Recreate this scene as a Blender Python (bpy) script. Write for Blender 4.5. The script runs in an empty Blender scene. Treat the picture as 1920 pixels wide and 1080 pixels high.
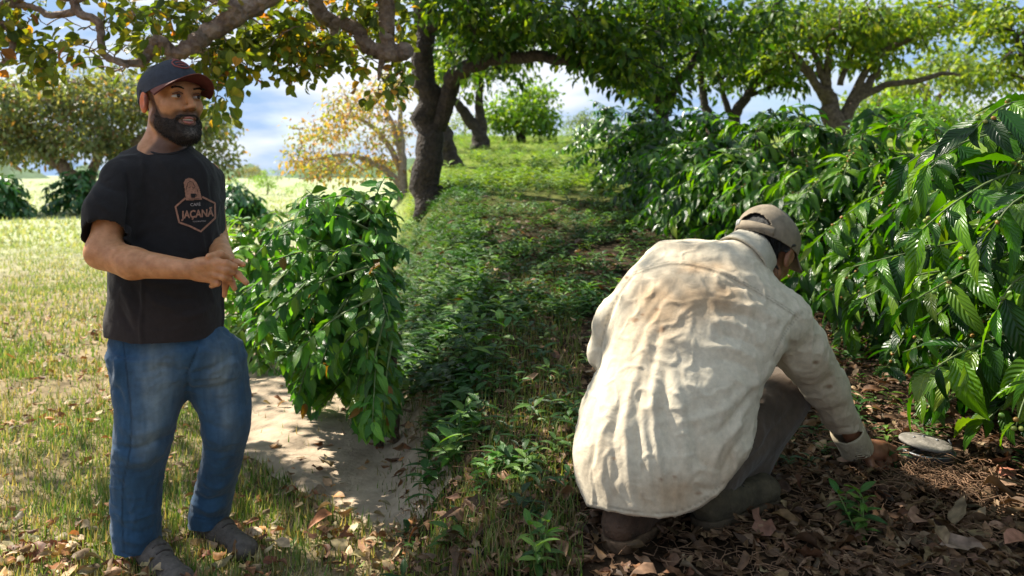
import bpy, math, random
import numpy as np
from mathutils import Vector
from mathutils.bvhtree import BVHTree

# ------------------------------------------------------------------ camera, sky, sun, exposure
S = bpy.context.scene
COL = S.collection
F = 1500.0                       # focal length in pixels of the 1920 wide photograph
HY = 325.0                       # height of the eye level in the photograph
cd = bpy.data.cameras.new('camera'); cam = bpy.data.objects.new('camera', cd); COL.objects.link(cam)
cam.location = (0, 0, 0); cam.rotation_euler = (math.radians(90), 0, 0)
cd.sensor_width = 36.0; cd.lens = F/1920*36; cd.shift_y = -(540-HY)/1920
cd.clip_start = 0.05; cd.clip_end = 2000
cd.dof.use_dof = True; cd.dof.focus_distance = 2.4; cd.dof.aperture_fstop = 4.0
S.camera = cam
SUN = Vector((-0.60, 0.36, 0.72)).normalized()     # direction towards the sun
sl = bpy.data.lights.new('sun', 'SUN'); sl.energy = 5.0; sl.angle = math.radians(0.55); sl.color = (1.0, 0.93, 0.80)
so = bpy.data.objects.new('sun', sl); COL.objects.link(so)
so.rotation_euler = SUN.to_track_quat('Z', 'Y').to_euler(); so.location = (-6, 3, 12)
W = bpy.data.worlds.new('World'); S.world = W; W.use_nodes = True
wn = W.node_tree.nodes; wl = W.node_tree.links; wn.clear()
wo = wn.new('ShaderNodeOutputWorld'); bg = wn.new('ShaderNodeBackground'); bg.inputs['Strength'].default_value = 0.075
sky = wn.new('ShaderNodeTexSky'); sky.sky_type = 'NISHITA'; sky.sun_disc = False
sky.sun_elevation = math.asin(SUN.z); sky.sun_rotation = math.atan2(SUN.x, SUN.y)
sky.air_density = 1.0; sky.dust_density = 0.6; sky.ozone_density = 2.0
tc = wn.new('ShaderNodeTexCoord'); mp = wn.new('ShaderNodeMapping'); mp.inputs['Scale'].default_value = (1.6, 1.6, 6.0)
mp.inputs['Location'].default_value = (0.35, 0.1, 0.2)
cn = wn.new('ShaderNodeTexNoise'); cn.inputs['Scale'].default_value = 1.5; cn.inputs['Detail'].default_value = 8; cn.inputs['Roughness'].default_value = 0.55
cr = wn.new('ShaderNodeValToRGB'); cr.color_ramp.elements[0].position = 0.30; cr.color_ramp.elements[1].position = 0.44
cn2 = wn.new('ShaderNodeTexNoise'); cn2.inputs['Scale'].default_value = 2.6; cn2.inputs['Detail'].default_value = 5
cr2 = wn.new('ShaderNodeValToRGB'); cr2.color_ramp.elements[0].position = 0.42; cr2.color_ramp.elements[1].position = 0.60
cr2.color_ramp.elements[0].color = (2.5, 3.7, 5.6, 1); cr2.color_ramp.elements[1].color = (6.0, 6.3, 6.8, 1)
mx = wn.new('ShaderNodeMixRGB')
wl.new(tc.outputs['Generated'], mp.inputs['Vector']); wl.new(mp.outputs[0], cn.inputs['Vector']); wl.new(mp.outputs[0], cn2.inputs['Vector'])
wl.new(cn.outputs['Fac'], cr.inputs[0]); wl.new(cn2.outputs['Fac'], cr2.inputs[0])
wl.new(cr.outputs[0], mx.inputs['Fac']); wl.new(sky.outputs[0], mx.inputs['Color1']); wl.new(cr2.outputs[0], mx.inputs['Color2'])
wl.new(mx.outputs[0], bg.inputs['Color']); wl.new(bg.outputs[0], wo.inputs['Surface'])
S.view_settings.view_transform = 'Standard'; S.view_settings.look = 'None'
S.view_settings.exposure = 1.2; S.view_settings.gamma = 1.0
S.render.engine = 'CYCLES'
S.cycles.max_bounces = 8; S.cycles.transparent_max_bounces = 8; S.cycles.transmission_bounces = 4; S.cycles.diffuse_bounces = 3

rng = np.random.default_rng(7)
random.seed(7)
f32 = np.float32

def P(px, py, d):
    return np.array([(px-960)/F*d, d, (HY-py)/F*d])

# ------------------------------------------------------------------ terrain height
def sstep(t):
    t = np.clip(t, 0, 1); return t*t*(3-2*t)

def gz(x, y):
    x = np.asarray(x, float); y = np.asarray(y, float)
    yc = np.maximum(y, 1.6)
    x0 = -0.165*yc; x1 = (-0.025-0.055*sstep((y-4)/10))*yc
    t = sstep((x-x0)/(x1-x0))
    zl = -1.304 + 0*y
    yy = 62*np.tanh(np.maximum(y, -2)/62)
    yy = np.where(y < 30, np.maximum(y, -3), 30+32*np.tanh((y-30)/32))
    zr = -1.172+0.0733*yy
    n = 0.012*np.sin(x*3.1+1.3*np.sin(y*2.3))*np.sin(y*2.7+0.5)+0.02*np.sin(x*0.9+2)*np.sin(y*0.7)
    return zl*(1-t)+zr*t+n*np.clip(y/6, 0.25, 1)

# ------------------------------------------------------------------ scene graph helpers
def tag(o, label, cat, group=None):
    if label: o['label'] = label
    if cat: o['category'] = cat
    if group: o['group'] = group
    return o

def thing(name, label, cat, loc=(0, 0, 0), group=None):
    o = bpy.data.objects.new(name, None); COL.objects.link(o); o.location = loc
    o.empty_display_size = 0.1
    return tag(o, label, cat, group)

def mesh(name, V, Fc, mat=None, parent=None, smooth=True, col=None, uv=None):
    """V (n,3); Fc (m,k) array or list of arrays; one mesh object. World coordinates; parent offset handled."""
    V = np.asarray(V, float)
    if parent is not None:
        V = V-np.array(parent_world(parent))
    me = bpy.data.meshes.new(name)
    if isinstance(Fc, np.ndarray): Fc = [Fc]
    Fc = [np.asarray(f) for f in Fc if len(f)]
    me.vertices.add(len(V)); me.vertices.foreach_set('co', V.astype(f32).ravel())
    nl = sum(f.size for f in Fc); npol = sum(len(f) for f in Fc)
    me.loops.add(nl); me.polygons.add(npol)
    li = np.concatenate([f.ravel() for f in Fc]).astype(np.int32)
    tot = np.concatenate([np.full(len(f), f.shape[1]) for f in Fc])
    st = np.concatenate([[0], np.cumsum(tot)[:-1]])
    me.loops.foreach_set('vertex_index', li)
    me.polygons.foreach_set('loop_start', st.astype(np.int32))
    me.polygons.foreach_set('use_smooth', np.full(npol, bool(smooth)))
    me.update(calc_edges=True); me.validate(verbose=False)
    if col is not None:
        a = me.color_attributes.new('col', 'FLOAT_COLOR', 'POINT')
        c = np.ones((len(V), 4), f32); c[:, :col.shape[1]] = col
        a.data.foreach_set('color', c.ravel())
    if uv is not None:
        u = me.uv_layers.new(name='UVMap')
        if len(me.loops) == nl: u.data.foreach_set('uv', np.asarray(uv, f32)[li].ravel())
    o = bpy.data.objects.new(name, me); COL.objects.link(o)
    if mat: me.materials.append(mat)
    if parent is not None: o.parent = parent
    return o

def parent_world(p):
    v = Vector((0, 0, 0))
    while p is not None:
        v += p.location; p = p.parent
    return v

def norm(v):
    v = np.asarray(v, float); return v/(np.linalg.norm(v, axis=-1, keepdims=True)+1e-12)

def vnoise(p, s, seed=0):
    """smooth value noise -1..1"""
    q = np.asarray(p, np.float64)*s+seed*17.13+1000.0
    i = np.floor(q).astype(np.int64); f = q-i; f = f*f*(3-2*f)
    def h(a, b, c):
        n = (a*374761393+b*668265263+c*2147483647+seed*1013) & 0xffffffff
        n = ((n ^ (n >> 13))*1274126177) & 0xffffffff
        return ((n ^ (n >> 16)) & 0xffff)/32767.5-1
    r = 0
    for dx in (0, 1):
        for dy in (0, 1):
            for dz in (0, 1):
                w = (f[:, 0] if dx else 1-f[:, 0])*(f[:, 1] if dy else 1-f[:, 1])*(f[:, 2] if dz else 1-f[:, 2])
                r = r+w*h(i[:, 0]+dx, i[:, 1]+dy, i[:, 2]+dz)
    return r

# ------------------------------------------------------------------ materials
def newmat(name):
    m = bpy.data.materials.new(name); m.use_nodes = True
    n = m.node_tree.nodes; n.clear()
    out = n.new('ShaderNodeOutputMaterial'); b = n.new('ShaderNodeBsdfPrincipled')
    m.node_tree.links.new(b.outputs[0], out.inputs['Surface'])
    return m, n, m.node_tree.links, b, out

def plain(name, c, rough=0.7, nscale=30, namp=0.25, bump=0.2, spec=0.4, bscale=None, metallic=0, usecol=False, sheen=0):
    m, n, l, b, out = newmat(name)
    t = n.new('ShaderNodeTexCoord'); no = n.new('ShaderNodeTexNoise'); no.inputs['Scale'].default_value = nscale; no.inputs['Detail'].default_value = 6
    l.new(t.outputs['Object'], no.inputs['Vector'])
    r = n.new('ShaderNodeMapRange'); r.inputs['From Min'].default_value = 0.3; r.inputs['From Max'].default_value = 0.7
    r.inputs['To Min'].default_value = 1-namp; r.inputs['To Max'].default_value = 1+namp
    l.new(no.outputs['Fac'], r.inputs['Value'])
    mu = n.new('ShaderNodeVectorMath'); mu.operation = 'SCALE'
    if usecol:
        at = n.new('ShaderNodeAttribute'); at.attribute_name = 'col'; l.new(at.outputs['Color'], mu.inputs[0])
    else: mu.inputs[0].default_value = c[:3]
    l.new(r.outputs[0], mu.inputs['Scale']); l.new(mu.outputs[0], b.inputs['Base Color'])
    b.inputs['Roughness'].default_value = rough; b.inputs['Metallic'].default_value = metallic
    b.inputs['Specular IOR Level'].default_value = spec
    if sheen: b.inputs['Sheen Weight'].default_value = sheen
    if bump:
        n2 = n.new('ShaderNodeTexNoise'); n2.inputs['Scale'].default_value = bscale or nscale*3; n2.inputs['Detail'].default_value = 5
        l.new(t.outputs['Object'], n2.inputs['Vector'])
        bp = n.new('ShaderNodeBump'); bp.inputs['Strength'].default_value = bump; bp.inputs['Distance'].default_value = 0.01
        l.new(n2.outputs['Fac'], bp.inputs['Height']); l.new(bp.outputs[0], b.inputs['Normal'])
    return m

def leafmat(name, rough=0.35, trans=0.35, spec=0.5, veins=True, tcol=(1.9, 1.7, 0.5), bumpd=0.004, mottle=0):
    m, n, l, b, out = newmat(name)
    at = n.new('ShaderNodeAttribute'); at.attribute_name = 'col'
    b.inputs['Roughness'].default_value = rough; b.inputs['Specular IOR Level'].default_value = spec
    tr = n.new('ShaderNodeBsdfTranslucent'); mix = n.new('ShaderNodeMixShader'); mix.inputs[0].default_value = trans
    mu = n.new('ShaderNodeVectorMath'); mu.operation = 'MULTIPLY'; mu.inputs[1].default_value = tcol
    l.new(at.outputs['Color'], b.inputs['Base Color']); l.new(at.outputs['Color'], mu.inputs[0]); l.new(mu.outputs[0], tr.inputs['Color'])
    l.new(b.outputs[0], mix.inputs[1]); l.new(tr.outputs[0], mix.inputs[2]); l.new(mix.outputs[0], out.inputs['Surface'])
    if mottle:
        t = n.new('ShaderNodeTexCoord'); no = n.new('ShaderNodeTexNoise'); no.inputs['Scale'].default_value = mottle; no.inputs['Detail'].default_value = 6
        l.new(t.outputs['Object'], no.inputs['Vector']); r = n.new('ShaderNodeMapRange'); r.inputs['From Min'].default_value = .3; r.inputs['From Max'].default_value = .7
        r.inputs['To Min'].default_value = .55; r.inputs['To Max'].default_value = 1.35; l.new(no.outputs['Fac'], r.inputs['Value'])
        sc_ = n.new('ShaderNodeVectorMath'); sc_.operation = 'SCALE'; l.new(at.outputs['Color'], sc_.inputs[0]); l.new(r.outputs[0], sc_.inputs['Scale']); l.new(sc_.outputs[0], b.inputs['Base Color'])
        bp = n.new('ShaderNodeBump'); bp.inputs['Strength'].default_value = .5; bp.inputs['Distance'].default_value = .003; l.new(no.outputs['Fac'], bp.inputs['Height']); l.new(bp.outputs[0], b.inputs['Normal'])
    if veins:
        uv = n.new('ShaderNodeUVMap'); sp = n.new('ShaderNodeSeparateXYZ'); l.new(uv.outputs[0], sp.inputs[0])
        ab = n.new('ShaderNodeMath'); ab.operation = 'SUBTRACT'; ab.inputs[1].default_value = 0.5; l.new(sp.outputs['Y'], ab.inputs[0])
        a2 = n.new('ShaderNodeMath'); a2.operation = 'ABSOLUTE'; l.new(ab.outputs[0], a2.inputs[0])
        ma = n.new('ShaderNodeMath'); ma.operation = 'MULTIPLY_ADD'; ma.inputs[1].default_value = -0.55; l.new(a2.outputs[0], ma.inputs[0]); l.new(sp.outputs['X'], ma.inputs[2])
        m2 = n.new('ShaderNodeMath'); m2.operation = 'MULTIPLY'; m2.inputs[1].default_value = 9*2*math.pi; l.new(ma.outputs[0], m2.inputs[0])
        sn = n.new('ShaderNodeMath'); sn.operation = 'SINE'; l.new(m2.outputs[0], sn.inputs[0])
        mid = n.new('ShaderNodeMapRange'); mid.inputs['From Min'].default_value = 0; mid.inputs['From Max'].default_value = 0.035
        mid.inputs['To Min'].default_value = 1; mid.inputs['To Max'].default_value = 0; l.new(a2.outputs[0], mid.inputs['Value'])
        cm = n.new('ShaderNodeMixRGB'); cm.blend_type = 'MIX'; l.new(mid.outputs[0], cm.inputs['Fac']); l.new(at.outputs['Color'], cm.inputs['Color1'])
        br = n.new('ShaderNodeVectorMath'); br.operation = 'MULTIPLY'; br.inputs[1].default_value = (2.6, 2.0, 2.0); l.new(at.outputs['Color'], br.inputs[0])
        l.new(br.outputs[0], cm.inputs['Color2']); l.new(cm.outputs[0], b.inputs['Base Color'])
        bp = n.new('ShaderNodeBump'); bp.inputs['Strength'].default_value = 0.6; bp.inputs['Distance'].default_value = bumpd
        l.new(sn.outputs[0], bp.inputs['Height']); l.new(bp.outputs[0], b.inputs['Normal'])
    return m

def barkmat(name, c1, c2, scale=14):
    m, n, l, b, out = newmat(name)
    t = n.new('ShaderNodeTexCoord'); no = n.new('ShaderNodeTexNoise'); no.inputs['Scale'].default_value = scale; no.inputs['Detail'].default_value = 9; no.inputs['Roughness'].default_value = 0.7
    l.new(t.outputs['Object'], no.inputs['Vector'])
    r = n.new('ShaderNodeValToRGB'); r.color_ramp.elements[0].position = 0.38; r.color_ramp.elements[1].position = 0.66
    r.color_ramp.elements[0].color = (*c1, 1); r.color_ramp.elements[1].color = (*c2, 1)
    l.new(no.outputs['Fac'], r.inputs[0]); l.new(r.outputs[0], b.inputs['Base Color']); b.inputs['Roughness'].default_value = 0.9
    vo = n.new('ShaderNodeTexVoronoi'); vo.inputs['Scale'].default_value = scale*2.2; l.new(t.outputs['Object'], vo.inputs['Vector'])
    ad = n.new('ShaderNodeMath'); ad.operation = 'ADD'; l.new(no.outputs['Fac'], ad.inputs[0]); l.new(vo.outputs['Distance'], ad.inputs[1])
    bp = n.new('ShaderNodeBump'); bp.inputs['Strength'].default_value = 0.9; bp.inputs['Distance'].default_value = 0.03
    l.new(ad.outputs[0], bp.inputs['Height']); l.new(bp.outputs[0], b.inputs['Normal'])
    return m

# ------------------------------------------------------------------ geometry helpers
def tube(pts, rad, sides=7, caps=True):
    pts = np.asarray(pts, float); rad = np.asarray(rad, float)
    n = len(pts); T = norm(np.gradient(pts, axis=0))
    up = np.array([0, 0, 1.0]) if abs(T[0][2]) < 0.9 else np.array([1.0, 0, 0])
    N = norm(np.cross(T[0], up)); Vs = []
    a = np.arange(sides)/sides*2*math.pi
    for i in range(n):
        N = norm(N-T[i]*np.dot(N, T[i])); B = np.cross(T[i], N)
        Vs.append(pts[i]+rad[i]*(np.cos(a)[:, None]*N+np.sin(a)[:, None]*B))
    V = np.concatenate(Vs)
    i = np.arange(n-1)[:, None]*sides; j = np.arange(sides)[None, :]; k = (j+1) % sides
    Q = np.stack([i+j, i+k, i+sides+k, i+sides+j], -1).reshape(-1, 4)
    tri = []
    if caps:
        V = np.vstack([V, pts[0], pts[-1]]); c0 = n*sides; c1 = c0+1
        jj = np.arange(sides); kk = (jj+1) % sides
        tri = np.vstack([np.stack([kk, jj, np.full(sides, c0)], -1), np.stack([jj+(n-1)*sides, kk+(n-1)*sides, np.full(sides, c1)], -1)])
    return V, Q, tri

class Batch:
    def __init__(s): s.V = []; s.Q = []; s.T = []; s.n = 0; s.C = []
    def add(s, V, Q, T=(), c=None):
        s.V.append(V)
        if len(Q): s.Q.append(np.asarray(Q)+s.n)
        if len(T): s.T.append(np.asarray(T)+s.n)
        if c is not None: s.C.append(np.tile(np.asarray(c, float), (len(V), 1)) if np.ndim(c) == 1 else c)
        s.n += len(V)
    def tube(s, pts, rad, sides=7, c=None):
        V, Q, T = tube(pts, rad, sides); s.add(V, Q, T, c)
    def build(s, name, mat, parent=None, smooth=True):
        fs = []
        if s.Q: fs.append(np.concatenate(s.Q))
        if s.T: fs.append(np.concatenate(s.T))
        return mesh(name, np.concatenate(s.V), fs, mat, parent, smooth, np.concatenate(s.C) if s.C else None)

def leaf_proto(nu=9, nv=4, w=0.42, ripple=0.03, fold=0.10, bend=0.25, nr=7, tipp=1.3, base=0.9):
    """unit long leaf along +Y, width w, facing +Z"""
    u = np.linspace(0, 1, nu); v = np.linspace(-1, 1, nv+1)
    U, Vv = np.meshgrid(u, v, indexing='ij')
    wid = w/2*np.power(np.sin(math.pi*np.power(U, base)), 0.85)*np.power(1-U*0.35, 0.6)+0.004
    wid = wid*(1-0.0*U)
    wv = 1+0.05*np.sin(U*nr*2*math.pi)
    X = Vv*wid*wv
    Z = fold*np.abs(Vv)*wid*2 + ripple*np.sin(2*math.pi*(U*nr-np.abs(Vv)*0.9))*np.abs(Vv)*wid*2 - bend*U*U
    Y = U-0.12*bend*U*U
    V3 = np.stack([X, Y, Z], -1).reshape(-1, 3)
    uv = np.stack([U, Vv*0.5+0.5], -1).reshape(-1, 2)
    i = np.arange(nu-1)[:, None]*(nv+1); j = np.arange(nv)[None, :]
    Q = np.stack([i+j, i+j+1, i+nv+2+j, i+nv+1+j], -1).reshape(-1, 4)
    return V3, Q, uv

def variants(ps):
    return np.stack([p[0] for p in ps]), ps[0][1], ps[0][2]

def twist(p, tw, side=0.0, sag=0.0, tear=0.0, seed=0):
    V, Q, uv = p; V = V.copy(); a = tw*V[:, 1]; x, z = V[:, 0].copy(), V[:, 2].copy()
    V[:, 0] = x*np.cos(a)-z*np.sin(a)+side*V[:, 1]**2; V[:, 2] = x*np.sin(a)+z*np.cos(a)-sag*V[:, 1]**3
    if tear: V[:, 0] *= 1-tear*np.clip(vnoise(V*[0, 1, 0]+seed*3.1+(x > 0)[:, None]*7.7, 6, seed), 0, 1)
    return V, Q, uv

def frames(d, nrm):
    """rotation matrices whose Y = d and Z close to nrm"""
    d = norm(d); z = norm(nrm-(nrm*d).sum(-1, keepdims=True)*d); x = np.cross(d, z)
    return np.stack([x, d, z], -1)

def scatter(name, proto, pos, R, sc, col, mat, parent=None, smooth=True, jitter=0.0):
    V3, Q, uv = proto
    sc = np.asarray(sc, float)
    if sc.ndim == 1: sc = sc[:, None].repeat(3, 1)
    if V3.ndim == 3: VV = V3[rng.integers(0, len(V3), len(pos))]*sc[:, None, :]
    else: VV = V3[None]*sc[:, None, :]
    VV = np.einsum('nij,nkj->nki', R, VV)+pos[:, None, :]
    n = len(pos); k = V3.shape[-2]
    QQ = (Q[None]+(np.arange(n)*k)[:, None, None]).reshape(-1, Q.shape[1])
    cc = np.repeat(col, k, axis=0)
    if jitter: cc = cc*(1+jitter*rng.standard_normal((len(cc), 1)))
    return mesh(name, VV.reshape(-1, 3), QQ, mat, parent, smooth, np.clip(cc, 0.001, 1), np.tile(uv, (n, 1)))

def rdir(n, zmin=-1, zmax=1):
    z = rng.uniform(zmin, zmax, n); a = rng.uniform(0, 2*math.pi, n); r = np.sqrt(np.maximum(0, 1-z*z))
    return np.stack([r*np.cos(a), r*np.sin(a), z], -1)

def pick(palette, n, jit=0.12, weights=None):
    pal = np.asarray(palette, float)
    i = rng.choice(len(pal), n, p=weights)
    return pal[i]*(1+jit*rng.standard_normal((n, 1)))*(1+0.05*rng.standard_normal((n, 3)))

# ------------------------------------------------------------------ signed distance sculpting
def rc(a, b, ra, rb):
    a = np.asarray(a, float); b = np.asarray(b, float); ab = b-a; L = ab@ab+1e-12
    def f(p):
        t = np.clip(((p-a)@ab)/L, 0, 1)
        return np.linalg.norm(p-a-t[:, None]*ab, axis=1)-(ra+(rb-ra)*t)
    return f

def el(c, r, R=None):
    c = np.asarray(c, float); r = np.asarray(r, float)
    def f(p):
        q = p-c
        if R is not None: q = q@R          # R columns = local axes in world
        k0 = np.linalg.norm(q/r, axis=1); k1 = np.linalg.norm(q/(r*r), axis=1)+1e-9
        return k0*(k0-1)/k1
    return f

def plane(c, n):
    c = np.asarray(c, float); n = norm(np.asarray(n, float))
    return lambda p: (p-c)@n               # positive outside (along n)

def loft(rows, e=2.2, k=0.85, cap=True):
    """rows: (py, pxL, pxR, depth, half depth): elliptic sections stacked downwards"""
    r = np.array(rows, float)
    z = (HY-r[:, 0])/F*r[:, 3]; xl = (r[:, 1]-960)/F*r[:, 3]; xr = (r[:, 2]-960)/F*r[:, 3]
    o = np.argsort(z); z = z[o]; cx = ((xl+xr)/2)[o]; a = ((xr-xl)/2)[o]; cy = r[o, 3]; b = r[o, 4]
    zz = np.linspace(z[0], z[-1], 160)
    def sm(v):
        w = np.interp(zz, z, v); kk = np.hanning(13); kk /= kk.sum()
        return np.convolve(np.pad(w, 6, mode='edge'), kk, 'valid')
    cx, a, cy, b = sm(cx), sm(a), sm(cy), sm(b)
    z0, z1 = zz[0], zz[-1]
    def f(p):
        q = p[:, 2]
        X = (p[:, 0]-np.interp(q, zz, cx)); A = np.interp(q, zz, a); Y = p[:, 1]-np.interp(q, zz, cy); B = np.interp(q, zz, b)
        s = np.power(np.power(np.abs(X/A), e)+np.power(np.abs(Y/B), e), 1/e)
        d = (s-1)*np.minimum(A, B)*k
        return np.maximum(d, np.maximum(q-z1, z0-q)) if cap else d
    return f

def smin(a, b, k):
    if k <= 0: return np.minimum(a, b)
    h = np.maximum(k-np.abs(a-b), 0)/k
    return np.minimum(a, b)-h*h*k*0.25

def smax(a, b, k): return -smin(-a, -b, k)

def combine(ops):
    """ops: (mode, func, k): 'u' union, 's' subtract, 'i' intersect"""
    def f(p):
        d = None
        for m, g, k in ops:
            v = g(p)
            if d is None: d = v
            elif m == 'u': d = smin(d, v, k)
            elif m == 's': d = smax(d, -v, k)
            else: d = smax(d, v, k)
        return d
    return f

def surfnet(f, lo, hi, h):
    lo = np.asarray(lo, float); n = (np.ceil((np.asarray(hi)-lo)/h/4).astype(int)+1)*4
    def grid(nn, st):
        ax = [lo[i]+np.arange(nn[i])*st for i in range(3)]
        g = np.stack(np.meshgrid(*ax, indexing='ij'), -1).reshape(-1, 3); return g
    nc = n//4+1
    G = grid(nc, 4*h); dc = np.concatenate([f(G[i:i+400000]) for i in range(0, len(G), 400000)]).reshape(nc)
    # coarse minimum |d| over cell corners
    am = np.full(nc-1, 1e9); cen = np.zeros(nc-1)
    for dx in (0, 1):
        for dy in (0, 1):
            for dz in (0, 1):
                s = dc[dx:dx+nc[0]-1, dy:dy+nc[1]-1, dz:dz+nc[2]-1]; am = np.minimum(am, np.abs(s)); cen += s
    act = am < 4*h*1.3
    rep = lambda a: np.repeat(np.repeat(np.repeat(a, 4, 0), 4, 1), 4, 2)
    D = rep(cen/8).astype(f32); A = rep(act); n = np.array(D.shape)
    idx = np.argwhere(A); vals = np.empty(len(idx), f32)
    for i in range(0, len(idx), 400000):
        vals[i:i+400000] = f(lo+idx[i:i+400000]*h)
    D[A] = vals
    I = D < 0
    # cells
    c = np.zeros(n-1, np.int8)
    for dx in (0, 1):
        for dy in (0, 1):
            for dz in (0, 1): c += I[dx:n[0]-1+dx, dy:n[1]-1+dy, dz:n[2]-1+dz]
    ac = (c > 0) & (c < 8); ci = np.argwhere(ac); vid = np.full(ac.shape, -1, np.int64); vid[ac] = np.arange(len(ci))
    acc = np.zeros((len(ci), 3)); cnt = np.zeros(len(ci))
    cor = [(x, y, z) for x in (0, 1) for y in (0, 1) for z in (0, 1)]
    dv = {k: D[ci[:, 0]+k[0], ci[:, 1]+k[1], ci[:, 2]+k[2]] for k in cor}
    for a in cor:
        for ax in range(3):
            if a[ax] == 0:
                b = list(a); b[ax] = 1; b = tuple(b)
                da, db = dv[a], dv[b]; m = (da < 0) != (db < 0)
                t = np.where(m, da/(da-db+1e-20), 0)
                pt = np.array(a, float)[None]+np.zeros((len(ci), 3)); pt[:, ax] = t
                acc += pt*m[:, None]; cnt += m
    V = lo+(ci+acc/np.maximum(cnt, 1)[:, None])*h
    Q = []
    for ax in range(3):
        o1, o2 = [(1, 2), (2, 0), (0, 1)][ax]
        sl0 = [slice(None)]*3; sl1 = [slice(None)]*3; sl0[ax] = slice(0, -1); sl1[ax] = slice(1, None)
        e = I[tuple(sl0)] != I[tuple(sl1)]
        ei = np.argwhere(e)
        ok = (ei[:, o1] > 0) & (ei[:, o2] > 0) & (ei[:, o1] < n[o1]-1) & (ei[:, o2] < n[o2]-1)
        ei = ei[ok]
        def cell(d1, d2):
            k = ei.copy(); k[:, o1] -= d1; k[:, o2] -= d2; return vid[k[:, 0], k[:, 1], k[:, 2]]
        q = np.stack([cell(1, 1), cell(0, 1), cell(0, 0), cell(1, 0)], -1)
        fl = ~I[ei[:, 0], ei[:, 1], ei[:, 2]]
        q[fl] = q[fl][:, ::-1]
        Q.append(q)
    Q = np.concatenate(Q); Q = Q[(Q >= 0).all(1)]
    # pull vertices onto the surface
    for it in range(2):
        d = f(V); e = h*0.5
        g = np.stack([f(V+np.eye(3)[i]*e)-f(V-np.eye(3)[i]*e) for i in range(3)], -1)/(2*e)
        gn = (g*g).sum(1)+1e-6
        st = np.clip(d/gn, -h*0.7, h*0.7)[:, None]*g; ln = np.linalg.norm(st, axis=1, keepdims=True)
        V = V-st*np.minimum(1, h*0.7/(ln+1e-9))
    return V, Q, norm(g)

def vsmooth(V, Q, it=1, lam=0.5):
    E = np.concatenate([Q[:, [0, 1]], Q[:, [1, 2]], Q[:, [2, 3]], Q[:, [3, 0]]])
    for _ in range(it):
        s = np.zeros_like(V); c = np.zeros(len(V))
        for a, b in ((0, 1), (1, 0)):
            for k in range(3): s[:, k] += np.bincount(E[:, a], V[E[:, b], k], minlength=len(V))
            c += np.bincount(E[:, a], minlength=len(V))
        V = V*(1-lam)+lam*s/np.maximum(c, 1)[:, None]
    return V

def proj(V): return 960+F*V[:, 0]/V[:, 1], HY-F*V[:, 2]/V[:, 1]

def pdist(px, py, pl):
    """distance in photo pixels to a polyline and parameter"""
    best = np.full(len(px), 1e9); tb = np.zeros(len(px)); pl = np.asarray(pl, float); n = len(pl)-1
    for i in range(n):
        a, b = pl[i], pl[i+1]; ab = b-a; L = ab@ab+1e-9
        t = np.clip(((px-a[0])*ab[0]+(py-a[1])*ab[1])/L, 0, 1)
        d = np.hypot(px-a[0]-t*ab[0], py-a[1]-t*ab[1]); m = d < best
        best[m] = d[m]; tb[m] = (i+t[m])/n
    return best, tb

def smooth_pl(pl, n=12):
    pl = np.asarray(pl, float); t = np.linspace(0, len(pl)-1, n*(len(pl)-1)+1)
    out = []
    for s in t:
        i = min(int(s), len(pl)-2); u = s-i
        p0 = pl[max(i-1, 0)]; p1 = pl[i]; p2 = pl[i+1]; p3 = pl[min(i+2, len(pl)-1)]
        out.append(0.5*((2*p1)+(-p0+p2)*u+(2*p0-5*p1+4*p2-p3)*u*u+(-p0+3*p1-3*p2+p3)*u**3))
    return np.array(out)

def folds(V, N, lines, front=0.25):
    """sculpt creases; lines: (polyline px, amplitude m, width px)"""
    px, py = proj(V); d = np.zeros(len(V)); w = np.clip((front-N[:, 1])/0.5, 0, 1)
    for pl, amp, wid in lines:
        dist, t = pdist(px, py, smooth_pl(pl, 6)); env = np.sin(math.pi*np.clip(t*0.9+0.05, 0, 1))**0.7
        x = dist/wid
        d += amp*env*np.exp(-x*x)
    return V+N*(d*w)[:, None]

def bvh_of(V, Q): return BVHTree.FromPolygons([tuple(v) for v in V], [tuple(int(i) for i in q) for q in Q])

def decal(px, py, bvh, off=0.002):
    """point on the garment where the print sits"""
    dr = Vector(((px-960)/F, 1, (HY-py)/F)).normalized()
    h = bvh.ray_cast(Vector((0, 0, 0)), dr)
    if h[0] is None: return None
    return np.array(h[0])-np.array(dr)*off

# ------------------------------------------------------------------ head
def yawframe(deg, pitch=0, roll=0):
    """columns: his left, forward, up; yaw 0 looks at the camera, + turns to picture right; pitch + looks up"""
    a = math.radians(deg); L = np.array([math.cos(a), math.sin(a), 0]); Fw = np.array([math.sin(a), -math.cos(a), 0]); U = np.array([0, 0, 1.0])
    p = math.radians(pitch); Fw, U = Fw*math.cos(p)+U*math.sin(p), U*math.cos(p)-Fw*math.sin(p)
    r = math.radians(roll); L, U = L*math.cos(r)+U*math.sin(r), U*math.cos(r)-L*math.sin(r)
    return np.stack([L, Fw, U], -1)

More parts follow.
